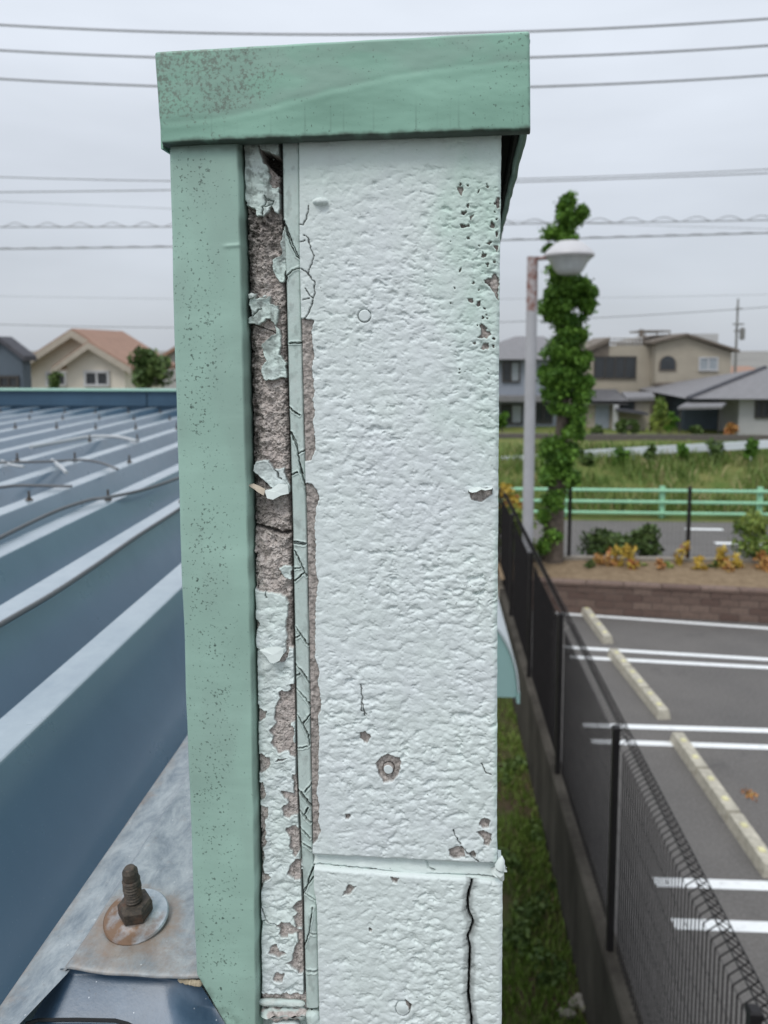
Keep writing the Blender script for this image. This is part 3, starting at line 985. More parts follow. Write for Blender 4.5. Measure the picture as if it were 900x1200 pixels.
hp += 0.0003 * np.exp(-((np.abs(sdx) - 1.3) / 1.0) ** 2)
hb = -0.0046 - 0.0016 * deep + (0.0009 + 0.0016 * deep) * fbm(U / 12, Vv / 12, 4, 1, 0.62) + 0.0009 * np.abs(perlin(U / 3, Vv / 3, 2)) - 0.0012 * sst(perlin(U / 4.2 + 3, Vv / 3.8, 5), 0.25, 0.5)
hb += 0.0016 * deep * sst(Vv, 622, 640)
h = hp * (1 - bare) + hb * bare
g1 = 0.4 * np.exp(-((sdx) / 0.9) ** 2) * (bare > 0.25)
stain = sst(fbm(U / 26, Vv / 30, 4, 5, 0.65), 0.0, 0.55)
topst = sst(-Vv, -345, -255) * sst(Vv, 240, 258)
midst = np.exp(-((Vv - 597) / 26) ** 2)
grime = bare * (0.34 * stain * sst(fbm(U / 4, Vv / 4, 3, 7), -0.2, 0.35) + 0.85 * topst * sst(fbm(U / 6, Vv / 6, 3, 6), -0.5, 0.25) + 0.7 * midst * sst(-U, -330, -296)) + 0.0
grime = np.maximum(grime, g1)
grime = np.maximum(grime, 0.5 * topst * bare * sst(perlin(U / 4, Vv / 4, 6), -0.1, 0.3))
dL, dR = U - L, R - U
leftd = np.exp(-(np.maximum(dL - 4.6 - 1.8 * (perlin(Vv / 20, Vv * 0, 1) + 0.4), 0) / 1.3) ** 2)
wide = 15 * sst(-Vv, -640, -560) * sst(Vv, 240, 330) + 3 + 3 * sst(fbm(Vv / 30, Vv * 0 + 4, 2, 3), 0.0, 0.4)
leftg = sst(-(dL + 8.0 * fbm(U / 6, Vv / 8, 4, 2, 0.6)), -5.5 - wide, -4.5)
grime = np.maximum(grime, np.maximum(0.95 * leftd, 0.95 * leftg * (0.22 + 0.78 * bare)))
h -= 0.009 * leftd + 0.0015 * leftg * bare
rw = 1.2 + 2.2 * sst(-Vv, -262, -240)
rd = sst(-dR, -rw - 2.9, -rw - 1.7)
rd = np.where(Vv > 1170, 0, rd)
rd = rd * (1 - sst(-near(U, Vv, PAINT[2], poly_sd), -2, 0))
h -= 0.007 * rd
grime = np.maximum(grime, 0.95 * rd)
grime = np.maximum(grime, 0.75 * bare * sst(-(dR + 5 * fbm(U / 5, Vv / 7, 3, 4)), -10, -4) * (Vv < 760))
hd = sst(-polys_sd(ju, jv, HOLE), -0.6, 0.6)
h -= 0.014 * hd
grime = np.maximum(grime, 0.9 * hd)
d = lines_d(ju, jv, SLN)
h -= 0.0016 * np.exp(-(d / 0.8) ** 2)
grime = np.maximum(grime, 0.85 * np.exp(-(d / 0.75) ** 2))
dh = near(ju, jv, T4([(150, 60), (260, 75), (340, 100), (430, 130), (540, 120)]), seg_dist)   # horizontal break in the core
h -= 0.004 * np.exp(-(dh / 2.2) ** 2) * (1 - p2)
grime = np.maximum(grime, 0.85 * np.exp(-(dh / 2.4) ** 2))
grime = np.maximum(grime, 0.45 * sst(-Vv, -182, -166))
grime = np.maximum(grime, (1 - bare) * (0.55 * sst(fbm(U / 14, Vv / 18, 4, 3, 0.65), -0.25, 0.5) * sst(-Vv, -760, -330) + 0.10 * sst(fbm(U / 16, Vv / 20, 4, 5, 0.62), -0.1, 0.5)))
tint = 0.35 * sst(-Vv, -800, -420) + 0.15
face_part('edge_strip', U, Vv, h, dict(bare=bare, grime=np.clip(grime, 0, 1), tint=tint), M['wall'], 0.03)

# ---- small bits at the foot of the strip: bead of sealant, crumbled roll and stub of sealant
def bead(name, ua, va, ub, vb_, r, off, n=26, bare=0.0, lump=0.12, gr=0.25, mat='seal'):
    a, b = fpt(ua, va, off), fpt(ub, vb_, off)
    k = np.linspace(0, 1, n)[:, None]
    th = np.linspace(0, 2 * np.pi, 19)[None, :]
    rr = r * (1 + lump * perlin(k * 7 + va, th * 1.5, 2)) * np.sqrt(np.clip(1 - (2 * k - 1) ** 8, 0.02, 1))
    ax = (b - a)
    P = a + k[..., None] * ax + 0 * th[..., None]
    dirn = ax / np.linalg.norm(ax)
    e1 = np.array([0, -1.0, 0])
    e2 = np.cross(dirn, e1)
    P = P + rr[..., None] * (np.cos(th)[..., None] * e1 + np.sin(th)[..., None] * e2)
    bb = bare * sst(perlin(k * 5 + 0 * th, th + va, 3), -0.15, 0.1) + 0 * k * th
    gg = gr * sst(-np.cos(th) + 0 * k, -0.3, 0.6) + 0 * k
    return link(name, grid_mesh(name, P, M[mat], dict(bare=bb, grime=gg, tint=0.3 + 0 * bb)), wall)
bead('sealant_bead', 302, 1173.5, 358, 1176, 0.0021, -0.0028, lump=0.35, gr=0.6, bare=0.25)
bead('crumbled_roll', 306, 1186.5, 361, 1185.5, 0.0034, -0.0035, n=60, bare=1.0, lump=0.9, gr=0.75)
bead('sealant_stub', 365.5, 1183, 372, 1215, 0.0042, -0.002, lump=0.2)
bead('sealant_pad', 318, 1204, 352, 1205, 0.0045, -0.003, lump=0.2, mat='wall')
# frayed sealant tail at the right end of the joint
mb = MB()
pts = [(581, 1022, 0.0), (585.5, 1016, 0.001), (587.5, 1008, 0.0015), (588, 1003, 0.001)]
mb.tube([fpt(*p) for p in pts], [0.0034, 0.0030, 0.0020, 0.0004], 9)
mb.tube([fpt(*p) for p in [(585, 1013, 0.001), (589, 1016, 0.001), (590.5, 1020, 0.001), (593, 1020.5, 0.001), (593.5, 1016.5, 0.001)]], [0.0026, 0.0019, 0.0013, 0.0009, 0.0003], 8)
mb.tube([fpt(*p) for p in [(582, 1020, 0.0), (586, 1025, 0.001), (588.5, 1031, 0.0)]], [0.003, 0.0026, 0.0012], 8)
me = mb.mesh('sealant_tail', M['flake'], True)
link('sealant_tail', me, wall)


def flake(poly, hs, mat, th=0.0005):
    """a curled scale of paint standing off the wall"""
    n = len(poly)
    P = np.array([fpt(u, v, hh) for (u, v), hh in zip(poly, hs)])
    c = P.mean(0)
    c[1] = P[:, 1].mean() - 0.0006
    mb = MB()
    f = [tuple(q) for q in P]
    b = [(q[0], q[1] + th, q[2]) for q in P]
    mb.add(f + b + [tuple(c), (c[0], c[1] + th, c[2])], [(i, (i + 1) % n, 2 * n) for i in range(n)] + [((i + 1) % n + n, i + n, 2 * n + 1) for i in range(n)] + [(i, i + n, (i + 1) % n + n, (i + 1) % n) for i in range(n)])
    return link('paint_flake', mb.mesh('paint_flake', mat), wall)
flake(tr([(330, 272), (380, 245), (470, 232), (520, 250), (560, 255), (645, 236), (630, 262), (545, 278), (500, 262), (430, 300), (375, 308), (338, 296)], 520, 550, 11.25), [.0004, .0006, .0006, .0006, .0006, .0005, .0032, .0036, .003, .0038, .0034, .0026], M['flake'])
flake(T3([(150, 815), (200, 800), (250, 820), (305, 850), (292, 905), (240, 875), (210, 850)]), [.0, -.001, -.001, -.001, .001, .0012, .0005], M['flake_tan'])
flake(T3([(300, 860), (350, 855), (420, 800), (505, 810), (512, 888), (440, 905), (375, 942), (322, 930)]), [-.001, -.0016, -.002, -.002, -.001, .0002, .001, .0006], M['flake'])
flake(T5([(255, 15), (300, 0), (400, -20), (470, 0), (465, 45), (430, 108), (380, 132), (350, 126), (312, 70)]), [0.0002, -.0008, -.001, -.0008, -.0002, .0012, .002, .0018, .0008], M['flake'])
flake(T2([(155, 262), (185, 248), (212, 258), (200, 285), (165, 300)]), [-.002, -.001, -.001, -.001, -.002], M['flake'])
flake(T2([(275, 290), (300, 268), (322, 272), (300, 298)]), [-.002, -.001, -.001, -.002], M['flake'])
# plugs over the screws
for cx, cy, r in RINGS:
    c = fpt(cx, cy, 0.0)
    rr = (r - 0.9) * 0.00047
    mb = MB()
    n = 20
    for ring, (k, y) in enumerate([(1.0, 0.002), (1.0, 0.0003), (0.85, -0.00015), (0.05, -0.0002)]):
        mb.v += [(c[0] + rr * k * math.cos(2 * math.pi * i / n), y, c[2] + rr * k * math.sin(2 * math.pi * i / n)) for i in range(n)]
    for q in range(3):
        mb.f += [(q * n + i, q * n + (i + 1) % n, (q + 1) * n + (i + 1) % n, (q + 1) * n + i) for i in range(n)]
    mb.f.append(tuple(3 * n + i for i in range(n)))
    link('screw_plug', mb.mesh('screw_plug', M['wall'], True), wall)

# ---- green corner trim
nu, nv = 60, 900
s = np.linspace(0, 1, nu)[None, :]
tt = np.linspace(0, 1, nv)[:, None]
Vv = 150 + tt * 1150 + 0 * s
L = ed(E_TRIM_L, Vv) + 0.7 * perlin(Vv / 60, Vv * 0 + 0.4, 1)
L = np.where(Vv > 1143, 229 + (Vv - 1143) * 0.58, L)
R = ed(E_TRIM_R, Vv) + 0.9 * perlin(Vv / 45, Vv * 0 + 2.7, 2)
L = np.minimum(L, R - 4)
U = L + (R - L) * s
P = fp(U, Vv, 0.004)
h = 0.0007 * fbm(U / 60, Vv / 120, 2, 3) 
h += 0.0006 * np.exp(-((Vv - 288 + 0.08 * (U - 272)) / 2.2) ** 2) * sst(U, 258, 268)
rnd = np.minimum(U - L, 4) / 4
h -= 0.0022 * (1 - rnd) ** 2 + 0.001 * (1 - np.minimum(R - U, 2) / 2) ** 2
P[..., 1] -= h
Pk = skirt(P, 0.012, 'lr')
worn = np.clip(0.18 + 0.25 * fbm(U / 40, Vv / 90, 2, 4), 0, 1)
pit = np.clip(1.35 * np.exp(-((s - 0.38 - 0.12 * perlin(Vv / 90, Vv * 0, 2)) / 0.40) ** 2) * (0.6 + 0.4 * sst(fbm(U / 60, Vv / 120, 2, 2), -0.3, 0.3)), 0, 1)
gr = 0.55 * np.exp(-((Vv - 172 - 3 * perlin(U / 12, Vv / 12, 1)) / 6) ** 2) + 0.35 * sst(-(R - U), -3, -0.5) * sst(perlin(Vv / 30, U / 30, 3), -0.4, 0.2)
gr = np.maximum(gr, 0.35 * sst(Vv - (U - 229) / 0.9, 1128, 1150) * sst(fbm(U / 10, Vv / 10, 3, 2), -0.25, 0.35))
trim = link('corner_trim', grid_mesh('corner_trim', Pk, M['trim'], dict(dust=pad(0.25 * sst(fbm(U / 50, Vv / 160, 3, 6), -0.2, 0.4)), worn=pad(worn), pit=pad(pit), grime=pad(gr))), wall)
trim['label'] = 'pale green sheet metal corner trim, speckled with dirt'
# return flange of the trim on the roof side
mb = MB()
a, b = fpt(206, 500, 0.0), fpt(206, 500, 0.0)
za, zb = fpt(200, 165)[2], fpt(229, 1135)[2]
XL = float(fpt(212, 700)[0])
XR = float(fpt(583.5, 700)[0])
mb.box((XL + 0.0035, 0.0125, zb), (XL + 0.0045, 4.5, za))
t = NT('roof_side_paint')
link('roof_side_flashing', mb.mesh('roof_side_flashing', t.out(t.mix(t.noise(5, 4), (0.34, 0.50, 0.43), (0.42, 0.55, 0.49)), 0.6)), wall)
# ---- concrete core and side walls behind the face
mb = MB()
ztop = float(fpt(400, 150)[2])
mb.box((XL + 0.006, 0.021, 0.0), (XR - 0.0015, 4.55, ztop))
t = NT('side_wall_paint')
n = t.noise(4, 5)
M['side'] = t.out(t.mix(t.rng(n, 0.3, 0.7), (0.50, 0.60, 0.56), (0.60, 0.69, 0.66)), 0.75, 0, 0.3, t.noise(160, 3), 0.8, 0.004)
link('core', mb.mesh('core', M['side']), wall)
mb = MB()
mb.box((XL + 0.007, 0.0005, 0.0), (XR + 0.0008, 0.0205, float(fpt(480, 1338)[2])))
link('wall_below', mb.mesh('wall_below', M['side']), wall)

# ---- green sheet metal coping
OFF = 0.010
nu, nv = 420, 130
s = np.linspace(0, 1, nu)[None, :]
tt = np.linspace(0, 1, nv)[:, None]
TL, TR, BL, BRc = (179.5, 58.0), (621.0, 33.5), (188.5, 168.5), (622.0, 152.5)
U = (TL[0] + (TR[0] - TL[0]) * s) * (1 - tt) + (BL[0] + (BRc[0] - BL[0]) * s) * tt
Vv = (TL[1] + (TR[1] - TL[1]) * s) * (1 - tt) + (BL[1] + (BRc[1] - BL[1]) * s) * tt
Vv = Vv + (0.9 * perlin(U / 55, U * 0 + 1, 2) + 0.5 * perlin(U / 14, U * 0 + 5, 3)) * sst(tt + 0 * s, 0.8, 1) + 0.7 * perlin(U / 70, U * 0 + 9, 1) * sst(1 - tt + 0 * s, 0.8, 1)
P = fp(U, Vv, OFF)
fold = Vv - (168 - 0.10 * (U - 190)) + 32 * sst(U, 230, 520) * 1.0
h = 0.0016 * fbm(U / 150, Vv / 90, 2, 5) - 0.00010 * np.exp(-((fold + 24) / 3.5) ** 2) + 0.00008 * np.exp(-((fold + 17) / 4) ** 2) + 0.0001 * perlin(U / 20, Vv / 9, 3)
tr_ = 1 - np.minimum(tt * 112, 5) / 5
h = h - 0.0030 * tr_ ** 2
h = h - 0.0020 * (1 - np.minimum((1 - tt) * 112, 3) / 3) ** 2
h = h - 0.0016 * (1 - np.minimum(s * 430, 3) / 3) ** 2 - 0.0016 * (1 - np.minimum((1 - s) * 430, 3) / 3) ** 2
P[..., 1] -= h
worn = 0.98 * sst(-U + 60 * perlin(U / 45, Vv / 35, 2), -400, -225) + 0.2
worn = worn * (1 - 0.55 * sst(fold + 6 * perlin(U / 30, Vv / 20, 1), -36, -22))
worn = np.maximum(worn, 0.45 * sst(U, 560, 600) * sst(perlin(U / 30, Vv / 30, 5), -0.1, 0.4))
for bx, by, r in ((441, 68, 6.5), (411, 59, 3.5), (445, 114, 3.5), (558, 54, 3), (436, 58, 3)):
    worn = np.maximum(worn, 0.8 * sst(-np.hypot(U - bx, Vv - by), -r - 1, -r + 2))
pit = 0.35 + 0.4 * sst(U, 540, 600)
gr = 0.9 * sst(Vv - (BL[1] + (BRc[1] - BL[1]) * s) + 4 * perlin(U / 22, Vv / 22, 3) + 1.5 * perlin(U / 6, Vv / 6, 1), -8, -0.5) + 0.0 * U
drip = sst(perlin(U / 5, U * 0 + 3, 4), 0.22, 0.5) * sst(tt + 0 * s, 0.55, 1.0) * 0.3
gr = np.maximum(gr, drip)
gr = np.maximum(gr, 0.3 * sst(np.abs(s - 0.5) * 2, 0.975, 1.0) * sst(perlin(U / 9, Vv / 9, 2), -0.1, 0.3))
Pk = skirt(P, -OFF + 0.008, 'lrtb')
dust = 0.36 * sst(-(fold + 5 * perlin(U / 25, Vv / 14, 6)), 20, 27) * sst(fbm(U / 80, Vv / 40, 3, 2), -0.5, 0.25)
cop = link('coping', grid_mesh('coping', Pk, M['green'], dict(dust=pad(dust), worn=pad(np.clip(worn, 0, 1)), pit=pad(pit), grime=pad(np.clip(gr, 0, 1)))), wall)
cop['label'] = 'mint green sheet metal coping with worn speckled paint'
c_tl, c_tr, c_bl, c_br = fpt(*TL, OFF), fpt(*TR, OFF), fpt(*BL, OFF), fpt(*BRc, OFF)
xl, xr = float(min(c_tl[0], c_bl[0])) + 0.001, float(max(c_tr[0], c_br[0])) - 0.0008
zt, zbm = float(c_tl[2]) - 0.002, float(c_bl[2]) + 0.0015
y_0 = -OFF + 0.0035
def sheet(name, a, b, m):
    mb = MB()
    mb.box(a, b)
    o = link(name, mb.mesh(name, m), cop)
    return o
sheet('top_sheet', (xl, y_0, zt - 0.0015), (xr, 4.6, zt - 0.0003), M['green'])
sheet('side_flange', (xl, y_0 + 0.001, zbm - 0.003), (xl + 0.0012, 4.6, zt - 0.002), M['green'])
# right flange: wavy lower hem
k = np.linspace(0, 1, 160)[:, None]
yy = y_0 + 0.001 + k * 0.9
zlow = float(c_br[2]) + 0.0012 * perlin(yy * 60, yy * 0 + 2, 1)
xo = xr - 0.0004 + 0.0012 * perlin(yy * 25, yy * 0 + 4, 2)
fr = np.concatenate([np.stack([xo, yy, zlow * 0 + zt - 0.002], -1), np.stack([xo, yy, zlow], -1), np.stack([xo - 0.0035, yy, zlow + 0.0003], -1), np.stack([xo - 0.004, yy, zlow + 0.004], -1)], 1)
hem = link('side_flange', grid_mesh('side_flange', fr, M['green'], dict(worn=0.3 + 0 * fr[..., 0], pit=0.4 + 0 * fr[..., 0], grime=np.tile(np.array([[0, 0.45, 0.6, 0.9]]), (160, 1)))), cop)
sheet('side_flange', (xr - 0.0016, y_0 + 0.9, float(c_br[2])), (xr - 0.0004, 4.6, zt - 0.002), M['green'])
t = NT('coping_inside_shade')
M['inside'] = t.out(t.mix(t.noise(60, 4), (0.012, 0.012, 0.011), (0.035, 0.036, 0.03)), 0.9, 0, 0.1)  # near-black colour stands in for the shade under the coping
sheet('shade_liner', (xr - 0.0062, y_0 + 0.004, float(c_br[2]) + 0.002), (xr - 0.0046, 4.5, zt - 0.004), M['inside'])  # added sheet, painted dark as the shaded gap behind the flange
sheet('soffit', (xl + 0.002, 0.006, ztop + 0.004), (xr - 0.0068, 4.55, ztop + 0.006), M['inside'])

# ================================================================== ROOF
CREST = CAMZ - 0.39
YEND = 5.0
# rib spacing measured on the second rib
x2 = gz(0, 865, CREST)
PITCHX = 0.20
RX0 = x2[0]
roof = empty('folded_plate_roof', (RX0, 0.0, CREST - 0.09), 'blue ribbed folded plate metal roof beside the parapet', 'roof')
cw_, dp, vw = 0.046, 0.142, 0.004
prof = [(-PITCHX / 2, -dp, 0), (-PITCHX / 2 + vw / 2, -dp, 0), (-cw_ / 2 - 0.0022, -0.004, 0.0), (-cw_ / 2 - 0.0010, -0.0012, 1), (-cw_ / 2 + 0.0008, 0, 1), (cw_ / 2 - 0.0008, 0, 1), (cw_ / 2 + 0.0010, -0.0012, 1), (cw_ / 2 + 0.0022, -0.004, 0.0), (PITCHX / 2 - vw / 2, -dp, 0), (PITCHX / 2, -dp, 0)]
ys = np.linspace(-0.3, YEND - 0.02, 40)
V = np.zeros((40, len(prof), 3))
for j, (px_, pz_, _) in enumerate(prof):
    V[:, j, 0] = px_
    V[:, j, 1] = ys
    V[:, j, 2] = pz_ + 0.09
V[..., 2] += 0.0012 * perlin(V[..., 1] * 2.2 + 5, V[..., 0] * 8, 2)
rib = grid_mesh('roof_panel', V, M['roof'], dict(chalk=np.tile(np.array([[c for _, _, c in prof]], float), (40, 1))), flip=True)
rib.set_sharp_from_angle(angle=rad(20))
for k in range(24):
    link('roof_panel', rib, roof, (-k * PITCHX, 0, 0))
# small bolts along the ribs
mb = MB()
mb.lathe([(0.012, 0.0), (0.011, 0.004), (0.0065, 0.005), (0.0065, 0.012), (0.0035, 0.0125), (0.0035, 0.034), (0.001, 0.036)], 8)
bm_ = mb.mesh('rib_bolt', M['bolt'])
for ry, k0, k1, sc in ((gz(80, 586, CREST)[1], 0, 6, 1.0), (gz(110, 541, CREST)[1], 0, 10, 1.0), (gz(100, 517, CREST)[1], 2, 6, 1.0), (gz(100, 502, CREST)[1], 0, 18, 1.0), (gz(100, 491, CREST)[1], 0, 21, 0.9), (gz(100, 483.5, CREST)[1], 0, 24, 0.9)):
    for k in range(k0, k1):
        o = link('rib_bolt', bm_, roof, (-k * PITCHX, ry + 0.01 * math.sin(k * 3.7), 0.09))
        o.scale = (sc * 0.85, sc * 0.85, sc * 0.8 * (0.85 + 0.3 * ((k * 37) % 10) / 10))
# near rib: weathered plate with a bent lip
pl_ = at_z(np.array([218.0, 71.0]), np.array([905.0, 1134.0]), CREST)
lp_ = at_z(np.array([216.0, 0.0]), np.array([868.0, 1180.0]), CREST - 0.012)
XPL, XLP = float(pl_[:, 0].mean()), float(lp_[:, 0].mean())
YF = gz(150, 1135, CREST)[1]
XWL = float(PB[0] + AX[0] * XL)
nx, ny = 90, 260
yy = np.linspace(YF, 1.6, ny)[:, None]
ss = np.linspace(0, 1, nx)[None, :]
xa = pl_[1, 0] + (pl_[0, 0] - pl_[1, 0]) * np.clip((yy - pl_[1, 1]) / (pl_[0, 1] - pl_[1, 1]), 0, 2.2)
xb = XWL + 0.022 + 0.055 * (yy - 0.42)
X = xa + (xb - xa) * ss
Y = yy + 0 * ss
Z = CREST + 0.0012 * fbm(X * 30, Y * 22, 3, 2) + 0.0016 * sst(-(Y - YF), -0.02, 0) * 0 - 0.004 * sst(-(X - xa), -0.004, 0.0)
Z += 0.003 * np.exp(-(((X - (gz(160, 1078, CREST)[0])) / 0.03) ** 2 + ((Y - gz(160, 1078, CREST)[1]) / 0.03) ** 2)) * -0.8
bc = gz(160, 1078, CREST)
Y = Y + 0.004 * np.sin(ss * np.pi) * sst(-(yy - YF), -0.03, 0) * -1
rust = np.exp(-((np.hypot(X - bc[0], Y - bc[1]) - 0.024) / 0.010) ** 2) * 0.75 + 0.5 * sst(-(Y - YF), -0.05, -0.0) + 0.05
V = np.stack([X, Y, Z], -1)
front = V[:1].copy(); front[..., 2] -= 0.0016
V = np.concatenate([front, V], 0)
rust = np.concatenate([rust[:1], rust], 0)
ori = np.array(roof.location)
plate = link('rib_plate', grid_mesh('rib_plate', V - ori, M['plate'], dict(rust=np.clip(rust, 0, 1)), flip=True), roof)
plate['label'] = 'weathered galvanised rib plate with rust stains'
# lip and slope down to the valley
ny = 120
yy = np.linspace(0.28, YEND - 0.03, ny)[:, None]
xa0 = pl_[1, 0] + (pl_[0, 0] - pl_[1, 0]) * np.clip((yy - pl_[1, 1]) / (pl_[0, 1] - pl_[1, 1]), -1, 2.2)
xl0 = lp_[1, 0] + (lp_[0, 0] - lp_[1, 0]) * np.clip((yy - lp_[1, 1]) / (lp_[0, 1] - lp_[1, 1]), -1, 2.2)
cols = [(xa0 + 0.010 - 0.016 * sst(-yy, -YF - 0.004, -YF + 0.012), CREST - 0.0035), (xa0 - 0.001 - 0.008 * sst(-yy, -YF - 0.004, -YF + 0.012), CREST - 0.0045), (xa0 * 0.5 + xl0 * 0.5, CREST - 0.008), (xl0, CREST - 0.012), (xl0 - 0.0025, CREST - 0.015)]
V = np.stack([np.concatenate([c for c, _ in cols], 1), np.repeat(yy, len(cols), 1), np.tile(np.array([[z for _, z in cols]]), (ny, 1))], -1)
V[..., 2] += 0.0008 * perlin(V[..., 0] * 60, V[..., 1] * 25, 3)
rl = np.tile(np.array([[0.0, 0.1, 0.0, 0.45, 0.9]]), (ny, 1))
link('rib_lip', grid_mesh('rib_lip', V - ori, M['plate'], dict(rust=rl), flip=True), roof)
cols = [(xl0 - 0.0025, CREST - 0.0152), (xl0 - 0.001, CREST - 0.09), (np.full_like(yy, RX0 + PITCHX / 2 + 0.012), CREST - dp + 0.001), (np.full_like(yy, RX0 + PITCHX / 2 - 0.01), CREST - dp + 0.001)]
V = np.stack([np.concatenate([c for c, _ in cols], 1), np.repeat(yy, len(cols), 1), np.tile(np.array([[z for _, z in cols]]), (ny, 1))], -1)
link('roof_panel', grid_mesh('roof_panel_side', V - ori, M['roof'], flip=True), roof)
# plate continues behind as a painted closing strip
mb = MB()
mb.box((XPL + 0.004, 1.55, CREST - 0.02), (XWL + 0.10, YEND - 0.03, CREST - 0.003))
mb.build('closing_strip', M['roof'], roof)
# the rusty bolt
dist = math.hypot(bc[0], bc[1]) / 1.0
dd = math.sqrt(bc[0] ** 2 + bc[1] ** 2 + (bc[2] - CAMZ) ** 2) * math.cos(rad(36))
PXM = float(np.dot(np.array(bc) - CP, RN @ np.array([0, 0, -1.0]))) / F      # metres per photo pixel at the bolt
wr = 36.5 * PXM
bolt = link('anchor_bolt', None, roof)
bolt.location = Vector(bc) - roof.location + Vector((0, 0, 0.0016))
bolt.rotation_euler = (rad(11), rad(1), 0)
mb = MB()
mb.lathe([(wr * 0.96, -0.0012), (wr, 0.0000), (wr * 1.01, 0.0018), (wr * 0.97, 0.0027), (wr * 0.78, 0.0028), (wr * 0.62, 0.0036), (wr * 0.54, 0.0044), (wr * 0.5, 0.0046)], 48)
me = mb.mesh('washer', M['washer'], True)
at = me.attributes.new('rust', 'FLOAT', 'POINT')
at.data.foreach_set('value', [min(1.0, max(0.0, 0.35 - 22 * v.co.x - 18 * v.co.y)) for v in me.vertices])
link('washer', me, bolt)
nr = 19.5 * PXM
hn = 18 * PXM
mb = MB()
pr = [(nr * 0.92, 0.0), (nr, hn * 0.1), (nr, hn * 0.82), (nr * 0.86, hn)]
mb.lathe([(r, z + 0.0044) for r, z in pr], 6)
nut = link('nut', mb.mesh('nut', M['bolt']), bolt, rot=(0, 0, rad(14)))
sr = 9.6 * PXM
L_ = 67 * PXM
prof_ = [(sr, hn * 0.8)]
z = hn * 0.9 + 0.006
i = 0
while z < L_ - 0.006:
    prof_.append((sr * (1.08 if i % 2 else 0.9) * (1 + 0.03 * math.sin(i * 2.3)), z))
    z += 0.00105
    i += 1
prof_ += [(sr * 0.95, L_ - 0.006), (sr * 0.9, L_ - 0.001), (sr * 0.62, L_ + 0.0015), (sr * 0.5, L_ + 0.0018)]
mb = MB()
mb.lathe(prof_, 20)
link('threaded_stud', mb.mesh('threaded_stud', M['bolt'], False), bolt, rot=(rad(-3), rad(-3), 0))
# dark blue end cap closing the rib in front
nu, nv = 60, 50
s = np.linspace(0, 1, nu)[None, :]
tt = np.linspace(0, 1.7, nv)[:, None]
Uc = (71 + (231 - 71) * s) * (1 - tt) + (33 + (266 - 33) * s) * tt
Vc = (1135 + 13 * s - 4 * np.sin(s * np.pi)) * (1 - tt) + 1203 * tt
drop = 0.003 + 0.016 * tt + 0.004 * sst(tt + 0 * s, 0.0, 0.08)
drop = drop + 0.006 * sst(s, 0.72, 1.0) * np.minimum(tt * 2.2, 1.3) + 0.006 * sst(1 - s, 0.9, 1.0) * np.minimum(tt * 2, 1)
Pc = at_z(Uc, Vc, CREST - drop)
link('end_cap', grid_mesh('end_cap', Pc - ori, M['endcap']), roof)['label'] = 'dark blue folded end cap of the rib'
mb = MB()
ln = [(30, 1200), (45, 1195.5), (90, 1195), (135, 1196), (150, 1200), (168, 1210)]
mb.tube([np.array(gz(u, v, CREST - 0.017)) for u, v in ln], 0.0011, 6)
mb.build('rubber_edge', M['dark_line'], roof)
mb = MB()
rnd_ = random.Random(3)
for i in range(16):
    u, v = 212 + i * 1.35, 1148 + i * 0.3 + rnd_.uniform(-1, 1)
    c = gz(u, v, CREST - 0.006)
    mb.lathe([(0.0004, -0.002), (0.0022, 0), (0.0016, 0.0016), (0.0003, 0.0024)], 7, (c[0] + rnd_.uniform(-.001, .001), c[1], c[2]))
mb.build('foam_filler', M['cream'], roof, True)

# cables lying on the ribs
def cable(pts, z, r, mat, label):
    P = [gz(u, v, CREST + z) for u, v in pts]
    # smooth
    Q = []
    for i in range(len(P) - 1):
        a, b = Vector(P[max(i - 1, 0)]), Vector(P[i])
        c, d = Vector(P[i + 1]), Vector(P[min(i + 2, len(P) - 1)])
        for k in range(6):
            t_ = k / 6
            Q.append(0.5 * ((2 * b) + (-a + c) * t_ + (2 * a - 5 * b + 4 * c - d) * t_ * t_ + (-a + 3 * b - 3 * c + d) * t_ ** 3))
    Q.append(Vector(P[-1]))
    mb = MB()
    mb.tube(Q, r, 7)
    base = Q[0]
    o = link('roof_cable', mb.mesh('roof_cable', mat, True, base), None, base)
    tag(o, label, 'cable', 'cables lying on the roof')
cable([(-60, 768), (0, 732), (60, 697), (110, 664), (160, 629), (211, 596), (260, 562)], 0.008, 0.0042, M['cable_dark'], 'nearest dark cable, running straight across the blue roof ribs')
cable([(-40, 650), (0, 630), (63, 600), (105, 586), (126, 583), (168, 574), (210, 560), (240, 548)], 0.010, 0.0045, M['cable_dark'], 'dark cable curving over the roof, second nearest, passing a rib bolt')
cable([(36, 524), (70, 518), (105, 512), (136, 512), (160, 517)], 0.012, 0.008, M['cable_white'], 'thick pale cable arching over ribs on the far roof')
cable([(-30, 543), (0, 542), (52, 541), (94, 539), (119, 542.6), (138, 550)], 0.014, 0.0042, M['cable_dark'], 'thin grey cable looping across mid roof ribs, ending in a bend')
cable([(-30, 572), (0, 571), (24, 569), (84, 570)], 0.008, 0.0042, M['cable_dark'], 'short grey cable at the left edge of the roof')
cable([(61, 539), (70, 546), (78, 554)], 0.010, 0.006, M['cable_white'], 'short pale cable piece lying slantwise between roof ribs')
cable([(2, 540), (14, 545), (28, 547)], 0.010, 0.005, M['cable_white'], 'short pale cable piece near the left edge of the roof')

